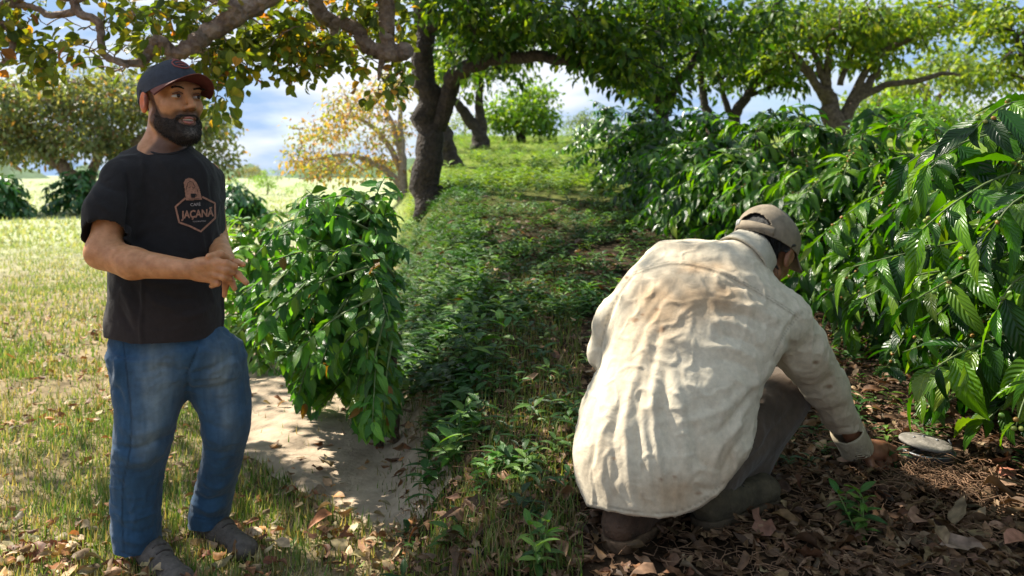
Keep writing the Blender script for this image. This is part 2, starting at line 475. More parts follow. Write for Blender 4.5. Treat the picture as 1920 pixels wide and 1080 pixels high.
def head_ops(C, R, s, smile=True):
    T = lambda x, y, z: C+R@(np.array([x, y, z])*s)
    e = lambda x, y, z, a, b, c: el(T(x, y, z), np.array([a, b, c])*s, R)
    k = 0.02*s
    ops = [('u', e(0, -.012, .045, .074, .094, .082), 0), ('u', e(0, .022, -.022, .060, .069, .090), .03*s)]
    for q in (-1, 1):
        ops += [('u', rc(T(q*.052, .0, -.055), T(q*.018, .066, -.098), .02*s, .018*s), .03*s),
                ('u', e(q*.037, .060, -.016, .020, .021, .019), .025*s)]
    ops += [('u', e(0, .074, -.098, .022, .018, .018), .03*s),
            ('u', rc(T(-.036, .079, .034), T(.036, .079, .034), .011*s, .011*s), .018*s),
            ('u', rc(T(0, .086, .02), T(0, .115, -.022), .0070*s, .0105*s), .014*s)]
    for q in (-1, 1):
        ops += [('u', e(q*.012, .1, -.027, .008, .011, .008), .008*s),
                ('s', e(q*.031, .098, .01, .017, .02, .011), .012*s),
                ('u', e(q*.031, .077, .01, .0135, .0135, .0125), .004*s),
                ('u', e(q*.081, -.010, .000, .009, .021, .033), .006*s),
                ('s', e(q*.091, -.006, .003, .007, .011, .018), .006*s),
                ('u', rc(T(q*.084, .006, .012), T(q*.082, .006, -.006), .004*s, .005*s), .004*s)]
    ops += [('u', rc(T(-.02, .084, -.052), T(.02, .084, -.052), .007*s, .007*s), .01*s),
            ('u', rc(T(-.018, .083, -.07), T(.018, .083, -.07), .007*s, .007*s), .01*s)]
    if smile: ops += [('s', e(0, .094, -.061, .022, .014, .006), .003*s)]
    return ops, T

def cap_mesh(person, T, R, s, dome_mat, brim_mat, under_mat, opening=False, tilt=8, wide=1.0):
    """baseball cap: six panels with seams, curved brim, top button"""
    cr_, sr_ = math.cos(math.radians(tilt)), math.sin(math.radians(tilt))
    Tl = lambda x, y, z: T(x, y*cr_-z*sr_, y*sr_+z*cr_)
    nu, nv = 144, 50; V = []; cc = (0, -.008, .045)
    ax, ay, az = .082*wide, .101*wide, .084*wide
    for j in range(nv+1):
        t = j/nv; ph = t*math.pi/2*1.16
        for i in range(nu):
            a = 2*math.pi*i/nu
            r = math.sin(min(ph, math.pi/2))*(1 if ph < math.pi/2 else 1)
            z = math.cos(ph) if ph < math.pi/2 else -(ph-math.pi/2)*1.05
            seam = 1-0.010*math.exp(-((((a+math.pi/6) % (math.pi/3))-math.pi/6)/0.035)**2)*min(1, t*4)
            z = z*(0.93+0.07*math.cos(a*2)) if ph < math.pi/2 else z
            rr = (r**0.88)*seam*(1+0.012*math.sin(3*a+1)*math.sin(t*5))
            V.append((Tl(cc[0]+ax*rr*math.sin(a), cc[1]+ay*rr*math.cos(a), cc[2]+az*z)))
    Q = []
    for j in range(nv):
        for i in range(nu):
            a = 2*math.pi*(i+.5)/nu; back = abs(a-math.pi)
            if opening:
                t = (j+.5)/nv
                if back < .62 and t > .66+0.22*(back/.62)**2*0.9 and t < .90: continue
            Q.append((j*nu+i, j*nu+(i+1) % nu, (j+1)*nu+(i+1) % nu, (j+1)*nu+i))
    cap = mesh('cap', np.array(V), np.array(Q)[:, ::-1], dome_mat, person)
    md = cap.modifiers.new('thick', 'SOLIDIFY'); md.thickness = 0.0022; md.offset = 1
    # brim
    nb, na = 10, 30; top = []
    for j in range(nb+1):
        r = j/nb
        for i in range(na+1):
            a = (i/na-.5)*2*1.22
            base = np.array([ax*1.0*math.sin(a), ay*1.0*math.cos(a)])
            ext = 0.072*math.cos(a*0.98)**0.75 if abs(a) < 1.55 else 0
            p = base+np.array([math.sin(a)*0.25, 1.0])*ext*r
            z = -.012-.28*abs(p[0])**1.5*3.0*(0.3+0.7*r)*1.2 + .003 - .010*r
            top.append((p[0]+cc[0], p[1]+cc[1], z+cc[2]-.004))
    top = np.array(top)
    q = []
    for j in range(nb):
        for i in range(na):
            k = j*(na+1)+i; q.append((k, k+1, k+na+2, k+na+1))
    V3 = np.array([Tl(*v) for v in top]); q = np.array(q)
    b = mesh('brim', V3, q[:, ::-1], brim_mat, cap)
    md = b.modifiers.new('thick', 'SOLIDIFY'); md.thickness = 0.003; md.offset = -1
    low = np.array([Tl(v[0]*0.985, v[1]*0.997-.0005, v[2]-.0042) for v in top])
    mesh('brim_underside', low, q, under_mat, b)
    # button
    bt = Batch(); pts = [Tl(0, -.008, .045+az*0.93*1.0+.001), Tl(0, -.008, .045+az*0.93+.005)]
    bt.tube(pts, [.008*s, .005*s], 10); bt.build('button', dome_mat, cap)
    return cap, Tl, (ax, ay, az, cc)

# ------------------------------------------------------------------ clothing and skin materials
def skinmat(name, c, c2):
    m, n, l, b, out = newmat(name)
    t = n.new('ShaderNodeTexCoord'); no = n.new('ShaderNodeTexNoise'); no.inputs['Scale'].default_value = 38; no.inputs['Detail'].default_value = 6
    l.new(t.outputs['Object'], no.inputs['Vector'])
    r = n.new('ShaderNodeValToRGB'); r.color_ramp.elements[0].position = .35; r.color_ramp.elements[1].position = .7
    r.color_ramp.elements[0].color = (*c, 1); r.color_ramp.elements[1].color = (*c2, 1)
    l.new(no.outputs['Fac'], r.inputs[0]); l.new(r.outputs[0], b.inputs['Base Color'])
    ca = n.new('ShaderNodeAttribute'); ca.attribute_name = 'col'; mm = n.new('ShaderNodeMixRGB'); mm.blend_type = 'MULTIPLY'; mm.inputs['Fac'].default_value = 1; l.new(r.outputs[0], mm.inputs['Color1']); l.new(ca.outputs['Color'], mm.inputs['Color2']); l.new(mm.outputs[0], b.inputs['Base Color'])
    b.inputs['Roughness'].default_value = .48; b.inputs['Specular IOR Level'].default_value = .4
    b.inputs['Subsurface Weight'].default_value = .25; b.inputs['Subsurface Radius'].default_value = (1, .25, .1); b.inputs['Subsurface Scale'].default_value = .012
    n2 = n.new('ShaderNodeTexNoise'); n2.inputs['Scale'].default_value = 260; l.new(t.outputs['Object'], n2.inputs['Vector'])
    bp = n.new('ShaderNodeBump'); bp.inputs['Strength'].default_value = .25; bp.inputs['Distance'].default_value = .002
    l.new(n2.outputs['Fac'], bp.inputs['Height']); l.new(bp.outputs[0], b.inputs['Normal'])
    return m

def clothmat(name, rough=0.9, weave=900, bump=.15, sheen=.2):
    m, n, l, b, out = newmat(name)
    at = n.new('ShaderNodeAttribute'); at.attribute_name = 'col'
    t = n.new('ShaderNodeTexCoord'); no = n.new('ShaderNodeTexNoise'); no.inputs['Scale'].default_value = 60; no.inputs['Detail'].default_value = 8
    no.inputs['Roughness'].default_value = .7
    l.new(t.outputs['Object'], no.inputs['Vector'])
    r = n.new('ShaderNodeMapRange'); r.inputs['From Min'].default_value = .3; r.inputs['From Max'].default_value = .7
    r.inputs['To Min'].default_value = .86; r.inputs['To Max'].default_value = 1.14; l.new(no.outputs['Fac'], r.inputs['Value'])
    mu = n.new('ShaderNodeVectorMath'); mu.operation = 'SCALE'; l.new(at.outputs['Color'], mu.inputs[0]); l.new(r.outputs[0], mu.inputs['Scale'])
    l.new(mu.outputs[0], b.inputs['Base Color']); b.inputs['Roughness'].default_value = rough; b.inputs['Specular IOR Level'].default_value = .2
    b.inputs['Sheen Weight'].default_value = sheen
    n2 = n.new('ShaderNodeTexNoise'); n2.inputs['Scale'].default_value = weave; l.new(t.outputs['Object'], n2.inputs['Vector'])
    n3 = n.new('ShaderNodeTexNoise'); n3.inputs['Scale'].default_value = 24; n3.inputs['Detail'].default_value = 4; n3.inputs['Distortion'].default_value = .6; l.new(t.outputs['Object'], n3.inputs['Vector'])
    bp = n.new('ShaderNodeBump'); bp.inputs['Strength'].default_value = bump; bp.inputs['Distance'].default_value = .002
    b2 = n.new('ShaderNodeBump'); b2.inputs['Strength'].default_value = .35; b2.inputs['Distance'].default_value = .012
    l.new(n2.outputs['Fac'], bp.inputs['Height']); l.new(n3.outputs['Fac'], b2.inputs['Height']); l.new(b2.outputs[0], bp.inputs['Normal']); l.new(bp.outputs[0], b.inputs['Normal'])
    return m

def const(V, c): return np.tile(np.array(c, float), (len(V), 1))

def tufts(name, V, N, mask, count, length, width, mat, parent, droop=0.3, dirv=None, jit=.5):
    idx = np.where(mask)[0]
    if len(idx) == 0: return None
    k = rng.choice(idx, count); p = V[k]-N[k]*.001; d = N[k]+jit*rng.standard_normal((count, 3))
    if dirv is not None: d = d*0.6+np.asarray(dirv)
    d[:, 2] -= droop; d = norm(d); sd = norm(np.cross(d, rng.standard_normal((count, 3))))
    L = length*rng.uniform(.6, 1.3, (count, 1)); w = width
    a = p-sd*w; b = p+sd*w; m1 = p+d*L*.55; e = p+d*L+np.array([0, 0, -1])*L*.25
    VV = np.stack([a, b, m1+sd*w*.7, m1-sd*w*.7, e], 1).reshape(-1, 3); o = (np.arange(count)*5)[:, None]
    return mesh(name, VV, [o+np.array([0, 1, 2, 3]), o+np.array([3, 2, 4])], mat, parent)

black_hair = plain('black_hair', (.012, .010, .009), rough=.45, nscale=120, namp=.5, bump=.5, bscale=400)

# ------------------------------------------------------------------ the standing man
def Bf_(q):
    x = np.abs(q[:, 0]); y = q[:, 1]; z = q[:, 2]
    zt = np.interp(y, [-.012, .014, .026, .045, .070, .085, .11], [.040, .034, -.014, -.042, -.050, -.037, -.034])
    b1 = np.minimum(np.minimum(zt-z, y-.010), z+.150)
    mo = .0062-np.sqrt((np.maximum(x-.010, 0)*.8)**2+(z+.0615)**2)
    return np.where(y > .06, np.minimum(b1, -mo), b1)

def standing_man():
    person = thing('person', 'standing bearded man in black t-shirt, blue jeans and dark cap, hands clasped', 'person', tuple(P(320, 325, 2.7)*[1, 1, 0]+[0, 0, -1.304]))
    skin = skinmat('warm_skin', (.44, .19, .080), (.60, .29, .14))
    C = P(324, 194, 2.69); R = yawframe(50, 4, 0); s = 1.13
    hops, T = head_ops(C, R, s)
    head = combine(hops)
    def seg(pts, rads):
        return [('u', rc(P(*pts[i]), P(*pts[i+1]), rads[i], rads[i+1]), .006) for i in range(len(pts)-1)]
    ops = list(hops)
    ops += [('u', rc(P(306, 300, 2.71), P(312, 225, 2.72), .066, .056), .03),
            ('u', rc(P(302, 300, 2.68), P(238, 350, 2.62), .03, .045), .03), ('u', rc(P(322, 302, 2.74), P(376, 350, 2.8), .03, .045), .03),
            ('u', rc(P(305, 330, 2.7), P(312, 590, 2.7), .12, .13), .06),
            ('u', rc(P(288, 640, 2.66), P(272, 820, 2.65), .085, .055), .05), ('u', rc(P(272, 820, 2.65), P(262, 1030, 2.66), .05, .035), .03),
            ('u', rc(P(375, 640, 2.76), P(428, 790, 2.74), .085, .055), .05), ('u', rc(P(428, 790, 2.74), P(398, 965, 2.83), .05, .035), .03),
            # near arm
            ('u', rc(P(228, 330, 2.6), P(194, 470, 2.5), .055, .047), .04),
            ('u', rc(P(192, 474, 2.5), P(250, 494, 2.46), .049, .048), .03),
            ('u', rc(P(250, 494, 2.46), P(352, 505, 2.42), .046, .030), .02),
            # far arm
            ('u', rc(P(388, 330, 2.82), P(402, 450, 2.79), .05, .044), .03),
            ('u', rc(P(402, 450, 2.79), P(424, 492, 2.52), .042, .030), .02)]
    hand = []
    # near hand: back of the hand, thumb hidden, four fingers wrapping the other hand
    hand += [('u', el(P(384, 505, 2.42), (.046, .020, .037), None), .02), ('u', rc(P(372, 497, 2.415), P(404, 494, 2.41), .021, .017), .012),
             ('u', rc(P(372, 515, 2.425), P(398, 519, 2.42), .019, .015), .012)]
    hand += seg([(402, 491, 2.412), (424, 494, 2.405), (441, 500, 2.42)], [.0135, .0115, .0095])
    hand += seg([(402, 502, 2.41), (424, 507, 2.402), (436, 511, 2.42)], [.0135, .0115, .0095])
    hand += seg([(399, 513, 2.412), (420, 520, 2.405), (431, 523, 2.425)], [.013, .011, .009])
    hand += seg([(391, 522, 2.42), (408, 531, 2.415), (397, 536, 2.43)], [.012, .0095, .008])
    # far hand: palm behind, thumb over the top, fingers spread to the lower right
    hand += [('u', el(P(420, 500, 2.475), (.036, .018, .034), None), .012)]
    hand += seg([(428, 488, 2.47), (412, 477, 2.43), (392, 481, 2.405)], [.015, .013, .0105])
    hand += seg([(428, 492, 2.465), (443, 492, 2.45), (456, 496, 2.44)], [.012, .0105, .008])
    hand += seg([(430, 502, 2.46), (447, 516, 2.44), (462, 530, 2.43)], [.013, .011, .0085])
    hand += seg([(426, 510, 2.465), (434, 528, 2.46), (440, 541, 2.46)], [.012, .010, .008])
    hand += seg([(421, 514, 2.47), (423, 536, 2.465), (421, 554, 2.47)], [.011, .0095, .0075])
    ops += hand
    # body low resolution everywhere, then detailed head and hands share the one mesh through a fine grid
    body = combine(ops)
    V, Q, N = surfnet(body, P(150, 1060, 2.5)-[.02, .12, .05], [-.77, 3.0, P(319, 100, 2.69)[2]+.05], .0045)
    q = (V-C)@R/s; col = np.ones((len(V), 3)); inh = (np.abs(q) < .16).all(1)
    ear = inh & (np.abs(q[:, 0]) > .074) & (np.abs(q[:, 1]) < .03) & (np.abs(q[:, 2]) < .04); col[ear] *= [1.25, .72, .60]  # backlit red glow of the ears put into the skin colour
    B0 = np.where(inh, Bf_(q), -1); stb = sstep((B0+.013)/.013)*inh; col *= 1-stb[:, None]*np.array([.72, .72, .68])
    eyz = inh*np.exp(-((np.abs(q[:, 0])-.031)/.016)**2-((q[:, 2]-.008)/.011)**2)*(q[:, 1] > .05); col *= 1-.35*eyz[:, None]
    col *= (1+.10*vnoise(V, 30, 3)+.07*vnoise(V, 90, 4))[:, None]; arm = (V[:, 2] < 0) & (V[:, 2] > -.5); nz = vnoise(V*[1, 2, 2], 150, 5); col[arm] *= (1-.12*np.clip(nz[arm], 0, 1))[:, None]
    mesh('body', V, Q, skin, person, col=col)
    # eyes
    white = plain('eye_white', (.50, .45, .42), rough=.2, namp=.03, bump=0); iris = plain('iris', (.03, .015, .01), rough=.1, bump=0)
    lidm = plain('eyelid_shadow', (.10, .04, .025), rough=.6, bump=0)
    for q in (-1, 1):
        v, qq, _ = surfnet(el(T(q*.031, .0803, .0085), np.array([.0132, .0135, .0062])*s, R), T(q*.031, .08, .01)-.03, T(q*.031, .08, .01)+.03, .0018)
        e = mesh('eye', v, qq, white, person)
        v, qq, _ = surfnet(el(T(q*.031+.001, .0925, .0090), np.array([.0056, .004, .0056])*s, R), T(q*.031, .09, .01)-.012, T(q*.031, .09, .01)+.012, .001)
        mesh('iris', v, qq, iris, e)
        b = Batch(); b.tube([T(q*.016, .091, .0165), T(q*.030, .0955, .0195), T(q*.046, .0865, .0140)], [.0015*s, .0022*s, .0014*s], 6)
        b.build('eyelid', lidm, person)
        b = Batch()
        for i in range(90):
            u = i/90; x = .014+.034*u; c = T(q*x, .0955-.15*(x-.014)**1.5*3.2, .0300+.004*math.sin(u*3.1)+random.uniform(-.0025, .0025))
            b.tube([c, c+R@np.array([q*.006, .001, .0015])*s], [.0009*s, .0003*s], 3)
        b.build('eyebrow', black_hair, person)
    teeth = plain('teeth', (.78, .74, .66), rough=.25, nscale=200, namp=.05, bump=0)
    v, qq, _ = surfnet(el(T(0, .080, -.0585), np.array([.0195, .0115, .0042])*s, R), T(0, .08, -.058)-.03, T(0, .08, -.058)+.03, .0018)
    mesh('teeth', v, qq, teeth, person)
    lip = plain('lips', (.36, .13, .10), rough=.45, nscale=80, namp=.1, bump=.1)
    b = Batch()
    b.tube([T(-.020, .080, -.058), T(-.009, .0925, -.0545), T(0, .0945, -.0530), T(.009, .0925, -.0545), T(.020, .080, -.058)], [.002*s, .0035*s, .0038*s, .0035*s, .002*s], 8)
    b.tube([T(-.020, .080, -.060), T(-.010, .0905, -.0665), T(0, .0925, -.0692), T(.010, .0905, -.0665), T(.020, .080, -.060)], [.002*s, .0042*s, .005*s, .0042*s, .002*s], 8)
    b.build('lips', lip, person)
    # beard and short hair: shells that rise out of the skin
    def local(p): return (p-C)@R/s
    def Bf(p): return Bf_(local(p))
    def beard(p):
        B = Bf(p); th = .0042+.0030*sstep((local(p)[:, 1]-.03)/.035); return head(p)-(th*s*sstep(B/.020)-.0025)-.0012*vnoise(p, 160)
    V, Q, N = surfnet(beard, C-.17, C+.15, .003)
    lo = local(V); keep = Bf(V) > -.003
    q_ok = keep[Q].all(1)
    sd_ = 1-sstep((lo[:, 1]-.03)/.03)
    g = np.clip(1-np.hypot(lo[:, 0]/.03, (lo[:, 2]+.098)/.022), 0, 1)*(lo[:, 1] > .05)
    col = const(V, (.040, .026, .018))+g[:, None]*np.array([.16, .15, .14])
    col += sd_[:, None]*np.array([.035, .018, .010])
    bm_ = plain('beard_hair', (.02, .013, .01), rough=.55, nscale=220, namp=.6, bump=.6, bscale=500, usecol=True)
    bo = mesh('beard', V, Q[q_ok], bm_, person, col=col)
    tufts('beard_strands', V, N, Bf(V) > .004, 7000, .0065, .0005, black_hair, bo, droop=.9)
    def Hf(p):
        q = local(p); return np.minimum(np.minimum(-q[:, 1]+.012, q[:, 2]+.045-.7*np.clip(-q[:, 1], 0, .1)*0), .12-q[:, 2]) - 3*np.clip(.042-np.hypot(q[:, 1]+.008, q[:, 2]-.0)*1.0, 0, 1)
    def hair(p): return head(p)-(.009*s*sstep(Hf(p)/.012)-.004)-.001*vnoise(p, 170)
    V, Q, N = surfnet(hair, C-.15, C+.15, .004)
    mesh('hair', V, Q[(Hf(V) > -.004)[Q].all(1)], black_hair, person)
    # cap
    dome = plain('navy_cap_cloth', (.030, .034, .048), rough=.75, nscale=60, namp=.2, bump=.3, bscale=700)
    brim = plain('maroon_cap_cloth', (.16, .045, .03), rough=.7, nscale=60, namp=.15, bump=.2, bscale=700)
    under = plain('dark_maroon_lining', (.10, .018, .020), rough=.8, nscale=60, namp=.15, bump=.2, bscale=700)
    cap, Tl, (ax, ay, az, cc) = cap_mesh(person, T, R, s, dome, brim, under, tilt=16, wide=1.02)
    # worn print on the front of the cap: ring with a bird like crest
    pr = plain('brick_print', (.26, .07, .06), rough=.8, nscale=90, namp=.35, bump=0)
    b = Batch()
    def on(u, v):      # u side angle, v polar angle on the dome front
        rr = math.sin(v)**.88; z = math.cos(v)*(0.93+0.07*math.cos(u*2))
        return Tl(cc[0]+ax*rr*math.sin(u)*1.03, cc[1]+ay*rr*math.cos(u)*1.03, cc[2]+az*z*1.03)
    for pl in ([(-.28, 1.15), (0, 1.25), (.28, 1.15), (.3, .9), (0, .72), (-.3, .9), (-.28, 1.15)], [(-.12, .72), (-.1, .55), (.0, .5), (.1, .55), (.12, .72)], [(-.2, 1.0), (0, .95), (.2, 1.0)], [(-.15, 1.1), (.15, 1.1)]):
        pl = smooth_pl(pl, 5); b.tube([on(*q) for q in pl], [.0022*s]*len(pl), 5)
    b.build('cap_print', pr, cap)
    # t-shirt
    blk = clothmat('black_jersey', rough=.92, weave=1200, bump=.12, sheen=.1)
    tor = loft([(262, 278, 345, 2.71, .05), (276, 256, 356, 2.71, .085), (290, 232, 378, 2.705, .105), (308, 216, 396, 2.70, .125), (335, 207, 405, 2.70, .135), (400, 205, 409, 2.70, .145),
                (470, 210, 411, 2.695, .15), (520, 213, 408, 2.69, .158), (560, 213, 411, 2.69, .16), (600, 208, 413, 2.69, .160), (650, 204, 408, 2.69, .158)], e=2.3)
    ax_n = norm(P(194, 452, 2.5)-P(232, 325, 2.6)); ax_f = norm(P(396, 432, 2.79)-P(386, 325, 2.8))
    ns = combine([('u', rc(P(236, 343, 2.6), P(207, 400, 2.545), .081, .078), 0), ('u', rc(P(207, 400, 2.545), P(195, 470, 2.5), .078, .070), .03), ('i', plane(P(195, 453, 2.5), ax_n+np.array([.10, 0, .04])), .004), ('s', rc(P(197, 440, 2.5), P(192, 480, 2.49), .064, .064), .003)])
    fs = combine([('u', rc(P(378, 342, 2.8), P(388, 450, 2.785), .076, .062), 0), ('i', plane(P(395, 432, 2.785), ax_f), .004)])
    hole = el(P(314, 262, 2.655), (.069, .088, .062))
    hemn = np.array([.0, .0, -1.0])
    def hem(p): return -(p[:, 2]-(-.545+.012*np.sin(p[:, 0]*14+1)))
    shirt = combine([('u', tor, 0), ('u', fs, .03), ('u', ns, .028), ('i', hem, .004), ('s', hole, .004),
                     ('s', combine([('u', loft([(560, 222, 400, 2.69, .14), (680, 212, 388, 2.69, .145)], e=2.3), 0), ('i', plane(P(300, 605, 2.69), (0, 0, 1)), 0)]), .004)])
    V, Q, N = surfnet(shirt, P(150, 645, 2.45)-[.02, .1, .02], [P(450, 500, 2.9)[0]+.03, 3.0, P(300, 240, 2.7)[2]], .0052)
    V = vsmooth(V, Q, 1, .4)
    L = [([(238, 330), (243, 380), (238, 430), (240, 470)], -.012, 5), ([(225, 305), (240, 330), (243, 360)], -.004, 3),
         ([(300, 300), (320, 330), (335, 370)], .006, 6), ([(262, 300), (280, 330), (290, 365)], .006, 8), ([(250, 340), (262, 375), (262, 410)], .005, 7),
         ([(175, 350), (185, 380), (210, 400)], .005, 6), ([(170, 400), (190, 420), (225, 425)], -.004, 5), ([(180, 330), (200, 350), (228, 360)], -.004, 5),
         ([(375, 430), (380, 455), (384, 475)], .005, 4), ([(392, 430), (395, 455), (396, 475)], .005, 4), ([(345, 440), (350, 460), (358, 480)], .004, 5),
         ([(225, 540), (240, 565), (255, 610)], .007, 7), ([(245, 530), (258, 560), (270, 600)], -.006, 6), ([(222, 570), (232, 595), (250, 625)], -.005, 5),
         ([(270, 540), (290, 565), (330, 580)], .005, 7), ([(300, 545), (330, 560), (375, 560)], -.005, 6), ([(330, 595), (370, 590), (405, 570)], .005, 6),
         ([(260, 525), (300, 532), (350, 530)], .006, 7), ([(220, 480), (250, 440), (300, 420)], .005, 9), ([(300, 390), (280, 430), (250, 460)], -.004, 8),
         ([(400, 330), (395, 360), (402, 400)], -.004, 4), ([(385, 320), (388, 350), (398, 380)], .004, 4), ([(380, 520), (395, 545), (405, 570)], .005, 5),
         ([(360, 290), (378, 310), (390, 335)], .004, 4), ([(215, 600), (300, 622), (390, 600)], .0015, 2)]
    V = folds(V, N, L); V += N*(.0022*vnoise(V*[1, 1, .6], 17)+.0012*vnoise(V, 40, 3)+.009*(np.exp(-(vnoise(V*[1, 1, .7], 9, 31)/.12)**2)-.2)*(.5+.5*vnoise(V, 5, 33)))[:, None]
    col = const(V, (.016, .0145, .0155)); px, py = proj(V)
    fade = np.clip((py-540)/60, 0, 1); col += fade[:, None]*np.array([.012, .007, .006])
    sh = mesh('t_shirt', V, Q, blk, person, col=col)
    bv = bvh_of(V, Q)
    # ribbed collar
    solid = combine([('u', tor, 0), ('u', fs, .03), ('u', ns, .028)])
    rib = lambda p: smax(smax(hole(p)-.003, -(hole(p)+.006), .004), smax(solid(p)-.002, -(solid(p)+.020), .004), .004)
    v, q, n = surfnet(rib, P(314, 310, 2.6)-[.14, .1, .02], P(314, 230, 2.75)+[.14, .12, .06], .004)
    mesh('collar', v, q, plain('black_rib', (.018, .016, .017), rough=.9, nscale=300, bump=.3), sh)
    # print
    ink = plain('copper_print', (.30, .145, .095), rough=.75, nscale=140, namp=.3, bump=0)
    inkw = plain('pale_print', (.36, .30, .28), rough=.75, nscale=140, namp=.3, bump=0)
    def strip(bt, pl, w, off=.003, n=8):
        pl = np.asarray(pl, float)
        pts = np.concatenate([pl[i]+(pl[i+1]-pl[i])*np.linspace(0, 1, n, endpoint=False)[:, None] for i in range(len(pl)-1)]+[pl[-1:]])
        t = norm(np.gradient(pts, axis=0)); nn = np.stack([-t[:, 1], t[:, 0]], -1)
        A = [decal(*(p+q*w/2), bv, off) for p, q in zip(pts, nn)]; B = [decal(*(p-q*w/2), bv, off) for p, q in zip(pts, nn)]
        for i in range(len(pts)-1):
            q4 = [A[i], B[i], B[i+1], A[i+1]]
            if all(v is not None for v in q4): bt.add(np.array(q4), np.array([[0, 1, 2, 3]]))
    def fill(bt, poly, off=.0025, step=1.0):
        poly = np.asarray(poly, float); x0, y0 = poly.min(0); x1, y1 = poly.max(0)
        def ins(x, y):
            c = False; j = len(poly)-1
            for i in range(len(poly)):
                if (poly[i][1] > y) != (poly[j][1] > y) and x < (poly[j][0]-poly[i][0])*(y-poly[i][1])/(poly[j][1]-poly[i][1])+poly[i][0]: c = not c
                j = i
            return c
        y = y0
        while y < y1:
            x = x0
            while x < x1:
                if ins(x+step/2, y+step/2):
                    q4 = [decal(x, y, bv, off), decal(x, y+step, bv, off), decal(x+step, y+step, bv, off), decal(x+step, y, bv, off)]
                    if all(v is not None for v in q4): bt.add(np.array(q4), np.array([[0, 1, 2, 3]]))
                x += step
            y += step
    b = Batch()
    hexa = [(348, 371), (329, 387.5), (336, 417), (356, 424), (376.5, 434), (403.5, 409), (403, 381), (379, 369)]
    strip(b, hexa, 3.4)
    arch = [(349, 376), (346, 352), (344.5, 342), (348, 336), (354, 333.5), (361, 335), (368, 341), (373, 351), (377, 366), (379, 374)]
    fill(b, arch+[(349, 376)])
    b.build('shirt_print', ink, sh)
    b = Batch()
    dk = plain('print_gap', (.014, .012, .012), rough=.9, bump=0)
    fill(b, [(357.5, 363), (367, 363), (367, 366), (365.5, 371), (359, 371), (357.5, 366)], .0036, .8)
    strip(b, [(367, 364), (369.5, 366), (367, 369)], 1, .0036, 3)
    for pl in ([(351, 350), (352, 343), (357, 340), (362, 342), (364, 348)], [(349, 356), (350, 349)], [(363, 346), (366, 350), (363, 353), (360, 350)], [(354, 352), (357, 350)], [(370, 355), (371, 361)], [(354, 373.5), (374, 372.5)]):
        strip(b, pl, .9, .0036, 3)
    b.build('print_lines', dk, sh)
    def word(txt, x0, x1, ybase, hgt, mat, tilt, name, offs):
        cu = bpy.data.curves.new('t', 'FONT'); cu.body = txt; cu.offset = offs; cu.resolution_u = 3
        ob = bpy.data.objects.new('t', cu); COL.objects.link(ob); bpy.context.view_layer.update()
        dg = bpy.context.evaluated_depsgraph_get(); me = bpy.data.meshes.new_from_object(ob.evaluated_get(dg))
        bpy.data.objects.remove(ob)
        vs = np.array([v.co[:] for v in me.vertices]); fc = [list(p.vertices) for p in me.polygons]
        sx = (x1-x0)/(vs[:, 0].max()-vs[:, 0].min()); caps = .72
        px = x0+(vs[:, 0]-vs[:, 0].min())*sx; py = ybase-vs[:, 1]*hgt/caps+(px-x0)*tilt
        pts = [decal(a, c, bv, .0038) for a, c in zip(px, py)]
        if any(p is None for p in pts): pts = [p if p is not None else [q for q in pts if q is not None][0] for p in pts]
        m2 = bpy.data.meshes.new(name); m2.from_pydata([tuple(np.array(p)-np.array(parent_world(sh))) for p in pts], [], fc); m2.materials.append(mat)
        bpy.data.meshes.remove(me)
        o = bpy.data.objects.new(name, m2); COL.objects.link(o); o.parent = sh
    word('JAÇANÃ', 339.5, 401, 409.5, 14, ink, -.075, 'shirt_lettering', .035)
    word('CAFÉ', 357, 376, 386.5, 5.6, inkw, -.04, 'shirt_lettering', .01)
    word('TOCANTINS', 361, 386, 416.8, 2.6, inkw, -.05, 'shirt_lettering', .0)
    # jeans
    den = clothmat('blue_denim', rough=.9, weave=1400, bump=.2, sheen=.15)
    hips = loft([(575, 226, 392, 2.69, .115), (600, 218, 402, 2.70, .122), (622, 210, 420, 2.70, .132), (645, 206, 440, 2.70, .14), (675, 208, 450, 2.71, .13), (695, 216, 440, 2.71, .115), (708, 240, 425, 2.71, .085), (716, 270, 400, 2.71, .05)], e=2.3)
    nl = loft([(660, 208, 350, 2.66, .115), (705, 213, 350, 2.65, .112), (760, 220, 337, 2.64, .105), (800, 221, 326, 2.635, .098), (835, 216, 318, 2.635, .095), (880, 213, 305, 2.64, .088),
               (920, 212, 299, 2.645, .085), (960, 213, 297, 2.65, .083), (1000, 216, 298, 2.65, .083), (1042, 224, 301, 2.65, .086), (1052, 240, 296, 2.65, .08)], e=2.2)
    fl = loft([(648, 352, 440, 2.76, .095), (660, 347, 450, 2.77, .115), (700, 352, 461, 2.76, .112), (740, 366, 466, 2.75, .105), (780, 380, 468, 2.745, .098), (810, 386, 465, 2.75, .094), (850, 384, 455, 2.77, .088),
               (890, 374, 446, 2.79, .082), (930, 364, 436, 2.81, .078), (962, 357, 430, 2.825, .08), (985, 360, 424, 2.83, .078)], e=2.2)
    jeans = combine([('u', hips, 0), ('u', nl, .03), ('u', fl, .05), ('s', rc(P(262, 1060, 2.65), P(262, 1035, 2.65), .055, .05), .004)])
    V, Q, N = surfnet(jeans, P(190, 1065, 2.5)-[.04, .05, .0], [P(480, 700, 2.7)[0]+.03, 2.98, P(300, 560, 2.7)[2]], .0055)
    V = vsmooth(V, Q, 1, .4)
